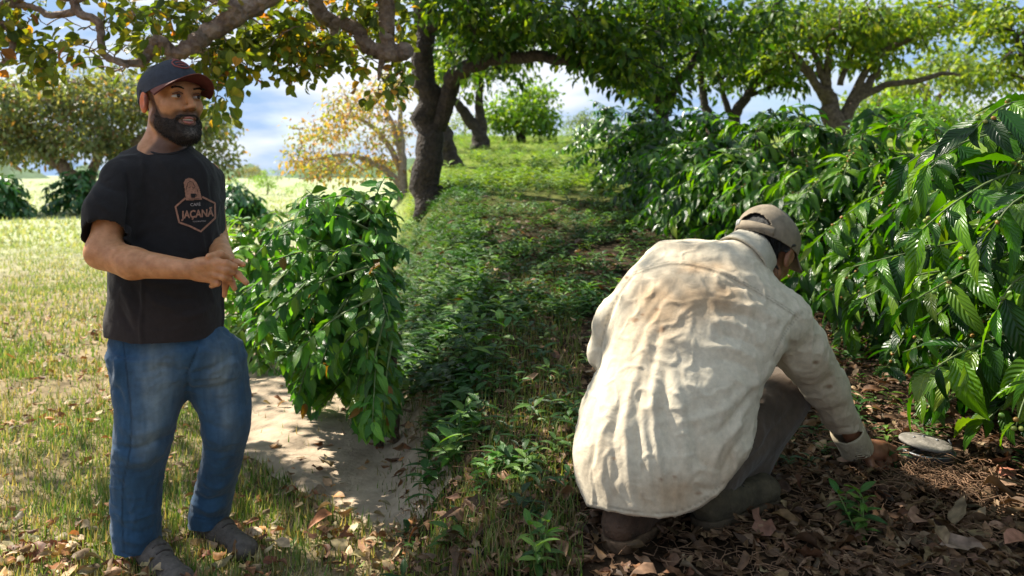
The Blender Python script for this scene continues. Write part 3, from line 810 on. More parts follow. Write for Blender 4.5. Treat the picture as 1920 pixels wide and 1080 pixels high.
    L = [([(345, 690), (352, 715), (350, 760)], -.010, 6), ([(345, 700), (310, 690), (270, 700)], -.006, 6), ([(340, 712), (300, 718), (255, 735)], .005, 7), ([(232, 650), (238, 720), (244, 800), (240, 860)], -.004, 3),
         ([(215, 835), (250, 842), (300, 826), (325, 812)], -.009, 6), ([(218, 850), (260, 866), (310, 846)], .007, 7), ([(225, 875), (265, 885), (305, 865)], -.005, 6),
         ([(220, 800), (260, 815), (318, 795)], .005, 7), ([(222, 770), (250, 790), (290, 790)], -.004, 6),
         ([(225, 985), (260, 1000), (295, 985)], -.007, 5), ([(222, 1005), (260, 1018), (296, 1005)], .006, 6), ([(215, 960), (245, 975), (290, 958)], .005, 6), ([(235, 930), (240, 970), (262, 1000)], -.004, 5),
         ([(355, 700), (400, 690), (440, 665)], -.006, 6), ([(352, 720), (400, 718), (450, 700)], .005, 7), ([(370, 650), (362, 680), (350, 700)], -.006, 5), ([(382, 640), (400, 655), (440, 650)], -.004, 4),
         ([(384, 790), (400, 800), (430, 808)], -.007, 6), ([(385, 815), (410, 830), (450, 830)], .006, 7), ([(382, 840), (410, 850), (440, 845)], -.005, 6),
         ([(362, 925), (390, 940), (432, 925)], -.008, 5), ([(360, 942), (392, 958), (430, 945)], .007, 5), ([(360, 960), (390, 972), (425, 962)], -.005, 4), ([(370, 890), (400, 915), (432, 905)], .005, 6),
         ([(215, 660), (222, 690), (218, 720)], .010, 7), ([(212, 720), (222, 735), (232, 760)], -.008, 6), ([(226, 1036), (262, 1046), (300, 1036)], -.002, 2.5)]
    V = folds(V, N, L); V += N*(.003*vnoise(V*[1, 1, .7], 14, 5)+.0016*vnoise(V, 35, 6)+.0045*(np.exp(-(vnoise(V*[1, 1, 2.2], 11, 31)/.13)**2)-.2)*(.5+.5*vnoise(V, 5, 33))+.0035*(np.exp(-(vnoise(V*[1, 1, 1.8], 24, 35)/.14)**2)-.2)*np.clip(.4+vnoise(V, 7, 36), 0, 1))[:, None]
    px, py = proj(V); col = const(V, (.026, .070, .135))
    def blob(x, y, rx, ry): return np.exp(-((px-x)/rx)**2-((py-y)/ry)**2)
    fd = blob(295, 720, 32, 70)+.8*blob(415, 700, 28, 55)+.5*blob(275, 830, 25, 40)+.5*blob(430, 800, 20, 40)
    fd *= 1+.5*vnoise(V*[1, 1, .25], 60, 9)
    col = col*(1-.55*fd[:, None])+np.array([.22, .26, .27])*.75*fd[:, None]*1.0
    col *= (1+.14*vnoise(V*[3, 3, .35], 45, 11)+.16*vnoise(V, 18, 2)+.1*vnoise(V*[1,1,.5], 50, 12))[:, None]
    d1, _ = pdist(px, py, smooth_pl([(231, 640), (238, 700), (246, 780), (243, 850), (232, 900), (229, 960), (232, 1035)], 6)); col *= (1-.55*np.exp(-(d1/1.6)**2))[:, None]
    d1, _ = pdist(px, py, [(226, 1034), (262, 1043), (300, 1034)]); col *= (1-.4*np.exp(-(d1/1.4)**2))[:, None]
    d1, _ = pdist(px, py, [(358, 968), (392, 976), (428, 964)]); col *= (1-.4*np.exp(-(d1/1.4)**2))[:, None]
    d1, _ = pdist(px, py, smooth_pl([(372, 612), (374, 640), (362, 672), (350, 700)], 6)); col *= (1-.5*np.exp(-(d1/1.4)**2))[:, None]
    mesh('jeans', V, Q, den, person, col=np.clip(col, .004, 1))
    # shoes
    sm = plain('grey_suede', (.105, .088, .075), rough=.9, nscale=50, namp=.3, bump=.4, bscale=200); sole = plain('dark_rubber', (.03, .026, .024), rough=.8, nscale=60, bump=.2)
    lace = plain('shoe_lace', (.06, .05, .045), rough=.9, bump=.1)
    def shoe(heel, toe, z):
        h = np.array([heel[0], heel[1], z]); t = np.array([toe[0], toe[1], z]); d = norm(t-h); u = np.array([0, 0, 1.0]); sd = np.cross(d, u); Lh = np.linalg.norm(t-h)
        up = combine([('u', rc(h+u*.055, h+d*Lh*.35+u*.05, .042, .042), 0), ('u', rc(h+d*Lh*.3+u*.052, t-d*.03+u*.034, .043, .037), .03), ('u', el(t-d*.035+u*.032, (.048, .05, .032)), .02), ('u', rc(h+u*.05+d*.02, h+u*.11+d*.03, .044, .042), .02), ('i', plane(h+u*.018, (0, 0, -1)), .004)])
        lo = np.minimum(h, t)-.08; hi = np.maximum(h, t)+.16
        v, q, n = surfnet(up, lo, hi, .005); v += n*(.0012*vnoise(v, 60))[:, None]
        o = mesh('shoe', v, q, sm, person)
        so_ = combine([('u', rc(h+u*.02, h+d*Lh*.4+u*.02, .046, .042), 0), ('u', rc(h+d*Lh*.35+u*.02, t-d*.03+u*.02, .043, .046), .02), ('i', plane(h+u*.022, (0, 0, 1)), .002), ('i', plane(h-u*.004, (0, 0, -1)), .002)])
        v, q, n = surfnet(so_, lo, hi, .005); mesh('sole', v, q, sole, o)
        b = Batch()
        for i in range(4):
            c = h+d*Lh*(.42+.1*i)+u*(.098-.009*i); b.tube([c-sd*.022-u*.006, c+u*.001, c+sd*.022-u*.006], [.003]*3, 5)
        b.build('laces', lace, o)
    shoe(P(268, 1060, 2.68)[:2], P(343, 1080, 2.47)[:2], -1.300)
    shoe(P(388, 1010, 2.86)[:2], P(466, 1010, 2.68)[:2], -1.302)
    return person

# ------------------------------------------------------------------ the crouching man
def crouching_man():
    person = thing('person', 'crouching man seen from behind in stained pale shirt and khaki cap, reaching to the soil', 'person', (0.55, 2.25, -1.0))
    skin = skinmat('brown_skin', (.20, .085, .045), (.32, .15, .085))
    C = P(1432, 474, 2.52); R = yawframe(140, -32, 8); s = 1.08
    hops, T = head_ops(C, R, s, smile=False)
    head = combine(hops)
    ops = list(hops)
    ops += [('u', rc(P(1372, 540, 2.42), T(0, -.03, -.04), .07, .056), .03),
            ('u', rc(P(1372, 550, 2.42), P(1240, 840, 2.26), .11, .12), .06),
            ('u', rc(P(1372, 550, 2.42), P(1475, 605, 2.38), .05, .055), .05), ('u', rc(P(1360, 550, 2.42), P(1215, 545, 2.4), .05, .055), .05),
            ('u', rc(P(1480, 605, 2.39), P(1545, 715, 2.52), .050, .042), .03), ('u', rc(P(1545, 715, 2.52), P(1612, 838, 2.635), .040, .029), .02),
            ('u', rc(P(1205, 550, 2.42), P(1134, 668, 2.46), .05, .042), .03), ('u', rc(P(1134, 668, 2.46), P(1260, 760, 2.75), .04, .03), .02), ('u', el(P(1285, 780, 2.78), (.045, .04, .03)), .02),
            ('u', rc(P(1300, 870, 2.30), P(1468, 738, 2.58), .075, .055), .05), ('u', rc(P(1468, 738, 2.58), P(1365, 945, 2.42), .055, .04), .03),
            ('u', rc(P(1180, 860, 2.30), P(1215, 745, 2.62), .075, .055), .05), ('u', rc(P(1215, 745, 2.62), P(1190, 950, 2.25), .055, .04), .03),
            ('u', rc(P(1365, 945, 2.42), P(1370, 960, 2.40), .04, .04), .02)]
    # right hand: back of the hand up, fingers and thumb curled down into the litter
    hb = [('u', el(P(1634, 843, 2.655), (.045, .036, .024)), .02), ('u', rc(P(1620, 838, 2.64), P(1655, 838, 2.67), .027, .021), .015), ('u', rc(P(1620, 848, 2.63), P(1650, 852, 2.65), .024, .019), .015)]
    def fing(pts, rads):
        return [('u', rc(P(*pts[i]), P(*pts[i+1]), rads[i], rads[i+1]), .005) for i in range(len(pts)-1)]
    hb += fing([(1655, 833, 2.69), (1677, 842, 2.71), (1682, 858, 2.71)], [.0125, .0115, .009])
    hb += fing([(1654, 840, 2.675), (1676, 853, 2.685), (1676, 871, 2.68)], [.013, .012, .0095])
    hb += fing([(1649, 848, 2.66), (1666, 863, 2.66), (1662, 879, 2.655)], [.013, .012, .0095])
    hb += fing([(1640, 855, 2.645), (1652, 871, 2.64), (1646, 883, 2.64)], [.012, .0105, .0085])
    hb += fing([(1628, 856, 2.63), (1634, 873, 2.615), (1648, 881, 2.615)], [.015, .0125, .0095])
    ops += hb
    body = combine(ops)
    V, Q, N = surfnet(body, [.05, 2.0, -1.08], [1.34, 3.0, .02], .005)
    mesh('body', V, Q, skin, person, col=np.ones((len(V), 3))*(1+.14*vnoise(V, 30, 3)+.1*vnoise(V, 110, 4))[:, None])
    # hair showing under the cap
    def local(p): return (p-C)@R/s
    def Hf(p):
        q = local(p); x = np.abs(q[:, 0]); y = q[:, 1]; z = q[:, 2]
        hb_ = np.minimum(z+.072-.25*np.clip(y+.09, 0, .2), .020-y)
        hb_ = np.maximum(hb_, np.minimum(np.minimum(z+.035, .034-y), y-.008))
        return hb_-4*np.clip(.044-np.hypot(y+.004, z+.004), 0, 1)*(x > .05)
    def hair(p): return head(p)-(.011*s*sstep(Hf(p)/.012)-.004)-.002*vnoise(p, 110)
    V, Q, N = surfnet(hair, C-.16, C+.15, .004)
    ho = mesh('hair', V, Q[(Hf(V) > -.003)[Q].all(1)], black_hair, person)
    lo = local(V)
    tufts('hair_tufts', V, N, (Hf(V) > .004) & (lo[:, 2] < .03) & ((np.abs(lo[:, 0]) < .062) | (lo[:, 1] < -.05)), 2600, .026, .0011, black_hair, ho, droop=.0, dirv=-R[:, 2]*1.2-R[:, 1]*.5, jit=.45)
    for q in (-1, 1):
        v, qq, _ = surfnet(el(T(q*.031, .0803, .009), np.array([.0132, .0135, .0066])*s, R), T(q*.031, .08, .01)-.03, T(q*.031, .08, .01)+.03, .003)
        mesh('eye', v, qq, bpy.data.materials.get('eye_white') or black_hair, person)
    kh = plain('khaki_cap_cloth', (.235, .19, .135), rough=.85, nscale=40, namp=.22, bump=.35, bscale=500)
    kh2 = plain('khaki_cap_lining', (.20, .16, .115), rough=.9, nscale=40, namp=.2, bump=.2)
    cap, Tl, (ax, ay, az, cc) = cap_mesh(person, T, R, s, kh, kh, kh2, opening=True, tilt=6, wide=1.08)
    # adjusting strap across the opening, a little worn emblem beside it
    def ring(a, z, k=1.0): return Tl(cc[0]+ax*k*math.sin(a), cc[1]+ay*k*math.cos(a), cc[2]+z)
    V = []; n = 24
    for i in range(n+1):
        a = math.pi-.70+1.40*i/n
        for z in (-.020, .004): V.append(ring(a, z, 1.035))
    V = np.array(V); q = np.array([(2*i, 2*i+1, 2*i+3, 2*i+2) for i in range(n)])
    st = mesh('strap', V, q, kh, cap); md = st.modifiers.new('t', 'SOLIDIFY'); md.thickness = .0025; md.offset = 0
    b = Batch()
    for a, b_ in (((.72, .004), (.66, -.012)), ((.66, .006), (.60, -.002)), ((.60, -.002), (.63, -.014)), ((.58, .006), (.54, -.010)), ((.56, .004), (.50, .004)), ((.50, .004), (.53, -.012))):
        b.tube([ring(math.pi-a[0], a[1]+.002, 1.06), ring(math.pi-b_[0], b_[1]+.002, 1.06)], [.0014, .0014], 5)
    b.build('emblem', plain('white_thread', (.62, .62, .60), rough=.7, bump=0), cap)
    # work shirt
    tor = loft([(452, 1240, 1330, 2.46, .06), (466, 1216, 1385, 2.45, .085), (484, 1203, 1412, 2.44, .105), (505, 1193, 1440, 2.42, .125), (540, 1176, 1472, 2.40, .145), (580, 1160, 1492, 2.38, .160),
                (620, 1146, 1484, 2.36, .170), (660, 1132, 1458, 2.34, .178), (700, 1118, 1432, 2.31, .182), (740, 1098, 1418, 2.29, .185), (780, 1086, 1413, 2.27, .185),
                (820, 1076, 1410, 2.25, .185), (860, 1074, 1402, 2.235, .18), (900, 1082, 1385, 2.22, .17), (940, 1096, 1350, 2.20, .155), (985, 1110, 1300, 2.18, .14)], e=2.15)
    aR = [('u', rc(P(1470, 603, 2.385), P(1498, 648, 2.43), .080, .080), 0), ('u', rc(P(1498, 648, 2.43), P(1546, 724, 2.52), .080, .066), .03), ('u', rc(P(1546, 724, 2.52), P(1606, 838, 2.63), .066, .047), .03)]
    axr = norm(P(1606, 838, 2.63)-P(1560, 750, 2.545))
    armR = combine(aR+[('i', plane(P(1605, 834, 2.625), axr), .004), ('s', rc(P(1603, 832, 2.62), P(1625, 870, 2.66), .036, .036), .004)])
    armL = combine([('u', rc(P(1212, 548, 2.42), P(1165, 608, 2.44), .078, .078), 0), ('u', rc(P(1165, 608, 2.44), P(1141, 664, 2.46), .078, .062), .03), ('u', rc(P(1141, 664, 2.46), P(1250, 750, 2.72), .062, .045), .02)])
    hemz = lambda p: -(p[:, 2]-((HY-np.interp(960+F*p[:, 0]/p[:, 1], [1090, 1115, 1180, 1235, 1275, 1320, 1360, 1400, 1416], [946, 952, 966, 972, 968, 948, 912, 860, 812]))/F*p[:, 1]))
    collar_c = P(1392, 492, 2.455)
    shirt = combine([('u', tor, 0), ('u', armR, .045), ('u', armL, .035), ('u', rc(P(1372, 505, 2.42), P(1400, 486, 2.46), .085, .074), .03), ('i', hemz, .006),
                     ('s', combine([('u', loft([(840, 1106, 1372, 2.235, .150), (900, 1112, 1350, 2.22, .14), (940, 1120, 1318, 2.20, .125), (1010, 1130, 1280, 2.18, .11)], e=2.15), 0), ('i', plane(P(1250, 900, 2.2), (0, 0, 1)), 0)]), .004)])
    V, Q, N = surfnet(shirt, [.04, 1.95, -1.02], [1.22, 2.85, P(1300, 420, 2.4)[2]], .0055)
    V = vsmooth(V, Q, 1, .4)
    L = [  # yoke, armhole, big drags from armpit and shoulder, hanging pleats
        ([(1188, 512), (1260, 492), (1340, 505), (1420, 545), (1490, 590)], .0025, 3), ([(1188, 518), (1260, 498), (1340, 511), (1420, 551), (1490, 596)], -.003, 3),
        ([(1505, 585), (1480, 610), (1462, 640), (1450, 668)], -.004, 4), ([(1498, 580), (1473, 605), (1455, 635)], .003, 4),
        ([(1195, 505), (1165, 540), (1140, 590), (1125, 650), (1118, 695)], -.018, 7), ([(1205, 515), (1180, 560), (1158, 620), (1145, 680)], .007, 9),
        ([(1250, 520), (1215, 560), (1180, 620)], .006, 9), ([(1265, 540), (1225, 590), (1190, 660)], -.005, 8),
        ([(1335, 560), (1390, 570), (1440, 590), (1465, 600)], .007, 8), ([(1345, 585), (1395, 590), (1440, 612)], -.008, 7), ([(1330, 600), (1380, 608), (1430, 635)], .007, 8),
        ([(1345, 535), (1400, 540), (1450, 565)], -.005, 7), ([(1340, 625), (1385, 635), (1430, 660)], -.008, 8), ([(1330, 650), (1380, 655), (1425, 680)], .007, 8), ([(1340, 672), (1385, 680), (1422, 705)], -.006, 7),
        ([(1450, 690), (1400, 730), (1350, 770), (1290, 790)], .008, 10), ([(1440, 715), (1400, 750), (1360, 800), (1320, 820)], -.009, 9), ([(1425, 720), (1395, 770), (1370, 830)], .008, 8),
        ([(1255, 640), (1300, 645), (1340, 665), (1350, 720)], .004, 14), ([(1262, 700), (1275, 760), (1285, 850), (1292, 905), (1325, 900)], .010, 12), ([(1245, 690), (1250, 780), (1265, 870)], -.010, 10), ([(1300, 770), (1310, 850), (1330, 885)], -.009, 9),
        ([(1225, 690), (1225, 780), (1240, 900), (1245, 960)], .009, 9), ([(1205, 700), (1195, 790), (1205, 900)], -.009, 9), ([(1185, 720), (1172, 800), (1180, 890), (1190, 960)], .010, 9),
        ([(1165, 740), (1150, 820), (1158, 900)], -.008, 8), ([(1145, 760), (1125, 840), (1130, 900), (1145, 955)], .009, 9), ([(1125, 700), (1110, 780), (1100, 850)], -.007, 8), ([(1120, 820), (1108, 880), (1118, 945)], -.008, 7), ([(1205, 800), (1218, 870), (1222, 950)], .006, 6),
        ([(1160, 600), (1150, 680), (1135, 760)], .006, 10), ([(1225, 600), (1200, 680), (1180, 740)], .006, 10), ([(1240, 610), (1220, 700), (1210, 760)], -.006, 9),
        ([(1395, 790), (1375, 810), (1345, 850), (1330, 900)], .009, 7), ([(1405, 810), (1385, 830), (1360, 870), (1345, 915)], -.008, 6), ([(1408, 835), (1385, 860), (1370, 895)], .007, 5), ([(1400, 860), (1380, 885), (1360, 915)], -.006, 5), ([(1290, 900), (1330, 920), (1370, 900)], -.006, 6),
        ([(1290, 905), (1310, 880), (1345, 890)], .008, 7), ([(1118, 695), (1108, 690), (1100, 683)], -.006, 4), ([(1108, 600), (1125, 640), (1130, 680)], .005, 6), ([(1150, 570), (1130, 610), (1108, 640)], -.004, 6),
        # sleeve
        ([(1470, 640), (1500, 650), (1540, 640)], -.004, 8), ([(1480, 700), (1520, 705), (1560, 690)], .006, 7), ([(1490, 722), (1525, 725), (1565, 705)], -.007, 7), ([(1495, 745), (1530, 745), (1575, 725)], .006, 7),
        ([(1515, 770), (1545, 772), (1590, 760)], -.005, 6), ([(1520, 790), (1550, 790), (1598, 775)], .006, 6), ([(1535, 812), (1570, 805), (1610, 795)], -.006, 6), ([(1550, 740), (1565, 780), (1575, 820)], .005, 6),
        ([(1460, 620), (1480, 680), (1500, 740)], .005, 9), ([(1540, 655), (1555, 690), (1580, 740)], .004, 8), ([(1572, 842), (1598, 822), (1622, 800)], -.005, 3.5),
        ([(1095, 940), (1180, 958), (1235, 963), (1275, 958), (1320, 938), (1360, 902)], -.003, 2.5)]
    V = folds(V, N, [(a, b*.72, c*.85) for a, b, c in L], front=.5)
    V += N*(.0025*vnoise(V*[1, 1, .55], 13, 5)+.0016*vnoise(V*[1, 1, .7], 36, 6)+.0042*(np.exp(-(vnoise(V*[1.3, 1, .55], 10, 31)/.11)**2)-.2)*(.5+.5*vnoise(V, 4, 33))+.0026*(np.exp(-(vnoise(V*[1, 1, .8], 24, 35)/.12)**2)-.2))[:, None]
    px, py = proj(V)
    col = const(V, (.60, .53, .405))
    def blob(x, y, rx, ry, w=1): return w*np.exp(-((px-x)/rx)**2-((py-y)/ry)**2)
    ns = .5+.5*vnoise(V, 9, 3); n2 = .5+.5*vnoise(V, 30, 8); n3 = vnoise(V, 75, 12)
    dirt = (blob(1235, 610, 60, 60, .62)+blob(1230, 540, 60, 40, .35)+blob(1350, 560, 75, 40, .65)+blob(1180, 690, 50, 70, .35)+blob(1120, 860, 40, 80, .3)+blob(1280, 930, 90, 40, .75)+blob(1360, 870, 50, 50, .4)+blob(1290, 470, 70, 25, .4)+blob(1330, 500, 80, 14, .5)+blob(1570, 790, 50, 50, .45)+blob(1540, 700, 35, 35, .3))
    dirt = np.clip(1.15*dirt*(.45+.8*ns)*(.7+.6*n2), 0, .85)
    col = col*(1-dirt[:, None])+np.array([.40, .27, .155])*dirt[:, None]
    spots = np.clip((vnoise(V, 42, 21)-.52)*5, 0, 1)*np.clip(.2+ns, 0, 1)*.18
    for x, y, r in ((1237, 617, 9), (1190, 600, 6), (1232, 580, 4), (1205, 590, 3), (1265, 895, 5), (1150, 860, 4), (1310, 925, 6), (1530, 680, 5), (1555, 725, 6), (1240, 900, 4), (1180, 745, 3), (1175, 520, 4)):
        spots = np.maximum(spots, .75*np.clip(1.6*np.exp(-((px-x)/r)**2-((py-y)/(r*.6))**2)*(1+n3), 0, 1))
    col = col*(1-spots[:, None])+np.array([.22, .12, .06])*spots[:, None]
    for pl, w in (([(1188, 515), (1260, 495), (1340, 508), (1420, 548), (1492, 593)], 1.3), ([(1188, 510), (1260, 490), (1340, 503), (1420, 543), (1492, 588)], .8), ([(1505, 585), (1480, 612), (1462, 642), (1450, 668)], 1.2), ([(1100, 940), (1180, 957), (1235, 962), (1275, 957), (1320, 937), (1360, 901)], 1.1), ([(1195, 508), (1165, 545), (1142, 590), (1127, 650)], 1.2)):
        d1, _ = pdist(px, py, smooth_pl(pl, 6)); col *= (1-.4*np.exp(-(d1/w)**2)*(N[:, 1] < .3))[:, None]
    col *= (1+.05*n3)[:, None]
    sm = clothmat('pale_cotton', rough=.9, weave=1000, bump=.25, sheen=.1)
    sh = mesh('shirt', V, Q, sm, person, col=np.clip(col, .02, .9))
    # collar stand and folded collar
    cn = norm(T(0, -.03, -.07)-P(1372, 540, 2.42))
    o = P(1401, 482, 2.465)
    cone = lambda p: np.linalg.norm((p-o)-((p-o)@cn)[:, None]*cn, axis=1)-(.083-.22*((p-o)@cn))
    cf = combine([('u', lambda p: np.abs(cone(p))-.0045, 0), ('i', plane(o+cn*.036, cn), .003), ('i', plane(o-cn*.035, -cn), .003), ('i', plane(P(1440, 500, 2.55), (.55, .83, -.1)), .003)])
    v, q, n = surfnet(cf, o-.15, o+.15, .004); v += n*(.0025*vnoise(v, 28, 4))[:, None]
    mesh('shirt_collar', v, q, sm, sh, col=const(v, (.50, .455, .36))*(1-.12*(.5+.5*vnoise(v, 20)))[:, None])
    # cuff
    cu = combine([('u', rc(P(1583, 797, 2.59), P(1609, 846, 2.64), .055, .053), 0), ('i', plane(P(1608, 842, 2.635), axr), .003), ('i', plane(P(1588, 806, 2.6), -axr), .003), ('s', rc(P(1590, 810, 2.6), P(1625, 880, 2.66), .046, .044), .003)])
    v, q, n = surfnet(cu, P(1600, 825, 2.62)-.12, P(1600, 825, 2.62)+.12, .004); v += n*(.0025*vnoise(v, 30, 9))[:, None]
    mesh('cuff', v, q, sm, sh, col=const(v, (.50, .42, .29))*(1-.25*(.5+.5*vnoise(v, 25)))[:, None])
    # trousers
    tr = combine([('u', rc(P(1310, 880, 2.32), P(1466, 742, 2.58), .108, .082), 0), ('u', rc(P(1466, 742, 2.58), P(1372, 925, 2.43), .082, .064), .04), ('u', rc(P(1190, 850, 2.34), P(1212, 742, 2.62), .10, .08), .05),
                  ('u', rc(P(1212, 742, 2.62), P(1186, 935, 2.27), .08, .058), .04), ('u', rc(P(1195, 820, 2.32), P(1290, 830, 2.32), .10, .10), .05)])
    V, Q, N = surfnet(tr, [.05, 2.0, -1.06], [1.0, 2.85, -.5], .0055)
    L = [([(1440, 710), (1430, 760), (1425, 820)], .004, 6), ([(1470, 720), (1460, 770), (1440, 830)], -.005, 6), ([(1490, 760), (1460, 800), (1420, 850)], -.008, 6), ([(1500, 775), (1470, 820), (1430, 870)], .005, 6), ([(1450, 830), (1420, 850), (1390, 870)], -.006, 5), ([(1420, 780), (1430, 820), (1415, 860)], .005, 6)]
    V = folds(V, N, L, front=.5); V += N*(.003*vnoise(V, 16, 5)+.0015*vnoise(V, 45, 6))[:, None]
    col = const(V, (.085, .062, .045))*(1+.3*vnoise(V, 20, 4)+.15*vnoise(V, 70, 5))[:, None]
    mesh('trousers', V, Q, clothmat('brown_cotton', rough=.95, weave=900, bump=.25), person, col=np.clip(col, .01, 1))
    # yellow sock above the right boot
    v, q, n = surfnet(rc(P(1388, 905, 2.41), P(1408, 893, 2.44), .040, .034), P(1398, 895, 2.42)-.09, P(1398, 895, 2.42)+.09, .005); v += n*(.003*vnoise(v, 35))[:, None]
    mesh('sock', v, q, plain('mustard_wool', (.42, .22, .035), rough=.95, nscale=90, namp=.3, bump=.5), person)
    # boots
    leather = plain('worn_leather', (.075, .043, .026), rough=.75, nscale=26, namp=.5, bump=.5, bscale=120); leather2 = plain('olive_suede', (.075, .06, .036), rough=.9, nscale=26, namp=.4, bump=.5, bscale=120)
    rub = plain('tan_rubber', (.13, .08, .045), rough=.85, nscale=40, namp=.4, bump=.3)
    rub2 = plain('dark_boot_sole', (.07, .05, .03), rough=.85, nscale=40, namp=.4, bump=.3)
    def boot(h, t, shaft, mt, ms):
        h = np.array(h); t = np.array(t); d = norm(t-h); u = np.array([0, 0, 1.0]); sd = np.cross(d, u); Lh = np.linalg.norm(t-h)
        up = combine([('u', rc(h+u*.06+d*.035, h+d*.11+u*.055, .043, .044), 0), ('u', rc(h+d*.10+u*.05, t-d*.045+u*.038, .046, .042), .03), ('u', el(t-d*.045+u*.042, (.052, .052, .040)), .02), ('u', rc(h+u*.06+d*.035, h+u*shaft+d*.055, .044, .050), .025), ('i', plane(h+u*.026, -u), .004), ('i', plane(h+u*(shaft+.01), u), .006)])
        lo_ = np.minimum(h, t)-.10; hi_ = np.maximum(h, t)+.22
        v, q, n = surfnet(up, lo_, hi_, .005)
        al = (v-h)@d; hz = v[:, 2]-h[2]
        v += n*(.002*vnoise(v, 40)-.003*np.exp(-((al-.17-.3*(hz-.05))/.008)**2)-.003*np.exp(-((al-.19-.3*(hz-.05))/.007)**2)-.002*np.exp(-((al-.085-.5*hz)/.003)**2))[:, None]
        o = mesh('boot', v, q, mt, person)
        so_ = combine([('u', rc(h+u*.018+d*.035, h+d*.12+u*.018, .050, .046), 0), ('u', rc(h+d*.12+u*.018, t-d*.045+u*.018, .046, .052), .02), ('i', plane(h+u*.032, u), .002), ('i', plane(h-u*.004, -u), .002)])
        v, q, n = surfnet(so_, lo_, hi_, .005); v += n*(.001*vnoise(v, 80))[:, None]; mesh('sole', v, q, ms, o)
        b = Batch()
        for i in range(4):
            c = h+d*(.115+.022*i)+u*(.112-.009*i); b.tube([c-sd*.024-u*.008, c+u*.001, c+sd*.024-u*.008], [.0028]*3, 5)
        b.build('laces', black_hair, o)
    g = lambda p: (p[0], p[1], float(gz(p[0], p[1]))+.004)
    boot(g(P(1148, 0, 2.13)), g(P(1262, 0, 2.36)), .12, leather, rub)
    boot(g(P(1312, 0, 2.24)), g(P(1448, 0, 2.42)), .11, leather2, rub2)
    return person

# ------------------------------------------------------------------ ground
def build_ground():
    sx = np.linspace(-1, 1, 330); xs = np.sinh(sx*6.2)/np.sinh(6.2)*240+0.3*sx
    sy = np.linspace(-.55, 1, 330); ys = 2.6+np.sinh(sy*6.0)/np.sinh(6.0)*420+.3*sy
    X, Y = np.meshgrid(xs, ys, indexing='ij'); Z = gz(X, Y)
    n = len(xs); m = len(ys)
    V = np.stack([X, Y, Z], -1).reshape(-1, 3); V[:, 2] += .010*vnoise(V, 5, 3)*(np.abs(V[:, 1]) < 12)
    i = np.arange(n-1)[:, None]*m; j = np.arange(m-1)[None, :]
    Q = np.stack([i+j, i+m+j, i+m+1+j, i+j+1], -1).reshape(-1, 4)
    yc = np.maximum(V[:, 1], 1.6); right = sstep((V[:, 0]/yc+.165)/.035)
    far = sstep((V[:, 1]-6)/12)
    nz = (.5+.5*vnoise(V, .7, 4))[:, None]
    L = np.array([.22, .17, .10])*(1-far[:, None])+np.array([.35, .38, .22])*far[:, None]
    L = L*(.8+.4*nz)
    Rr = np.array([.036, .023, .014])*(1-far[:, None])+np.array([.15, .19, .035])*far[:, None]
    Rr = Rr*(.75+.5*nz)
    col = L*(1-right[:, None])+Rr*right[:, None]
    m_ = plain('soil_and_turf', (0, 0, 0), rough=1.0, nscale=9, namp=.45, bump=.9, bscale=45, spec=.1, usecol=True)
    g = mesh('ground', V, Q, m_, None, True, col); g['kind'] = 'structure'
    # sandy footpath, laid as its own ragged sheet
    cl = [(2.75, -.26, .06), (3.0, -.40, .22), (3.3, -.60, .42), (3.7, -.82, .62), (4.4, -1.0, .70), (5.5, -1.35, .75), (7.5, -2.1, .9), (10, -2.95, 1.1), (14, -4.0, 1.4)]
    cl = np.array(cl); ys = np.linspace(2.75, 14, 150); cx = np.interp(ys, cl[:, 0], cl[:, 1]); hw = np.interp(ys, cl[:, 0], cl[:, 2])*.8
    us = np.linspace(-1, 1, 28); VV = []
    for y, c, w in zip(ys, cx, hw):
        e = np.array([[c*3, y, 0.5]]); l = w*(1+.22*vnoise(e, 3.1, 1)[0]); r = w*(1+.2*vnoise(e, 2.7, 2)[0])
        for u in us:
            x = c+(u*l if u < 0 else u*r); VV.append((x, y, float(gz(x, y))+.016*(1-abs(u)**4)+.004))
    VV = np.array(VV); VV[:, 2] += .010*vnoise(VV, 5, 3)+.003*vnoise(VV, 14, 6); k = 28
    i = np.arange(len(ys)-1)[:, None]*k; j = np.arange(k-1)[None, :]
    Q = np.stack([i+j, i+j+1, i+k+1+j, i+k+j], -1).reshape(-1, 4)
    p = mesh('path', VV, Q, plain('sandy_soil', (.42, .33, .24), rough=1, nscale=7, namp=.3, bump=.7, bscale=40, spec=.1)); p['kind'] = 'structure'

def stuff(o): o['kind'] = 'stuff'; return o

def fan(n, pl, pr, y0, y1, power=1.0):
    """random ground points between two picture columns, denser near the camera"""
    u = rng.uniform(0, 1, n)**power; y = y0*(y1/y0)**u; px = rng.uniform(pl, pr, n); x = (px-960)/F*y
    return x, y, px

def blade_proto(n=3, w=.05, bend=.35):
    u = np.linspace(0, 1, n+1); V = []
    for t in u:
        ww = w*(1-t)**.7+.002; V += [(-ww, bend*t*t, t*(1-.25*bend*t)), (ww, bend*t*t, t*(1-.25*bend*t))]
    Q = np.array([(2*i, 2*i+1, 2*i+3, 2*i+2) for i in range(n)])
    return np.array(V), Q, np.tile([[.5, .5]], (len(V), 1))

def rotz(a, tilt=None):
    c, s_ = np.cos(a), np.sin(a); n = len(a); R = np.zeros((n, 3, 3)); R[:, 0, 0] = c; R[:, 0, 1] = -s_; R[:, 1, 0] = s_; R[:, 1, 1] = c; R[:, 2, 2] = 1
    if tilt is not None:
        ct, st = np.cos(tilt), np.sin(tilt); T_ = np.zeros((n, 3, 3)); T_[:, 0, 0] = 1; T_[:, 1, 1] = ct; T_[:, 1, 2] = -st; T_[:, 2, 1] = st; T_[:, 2, 2] = ct
        R = R@T_
    return R

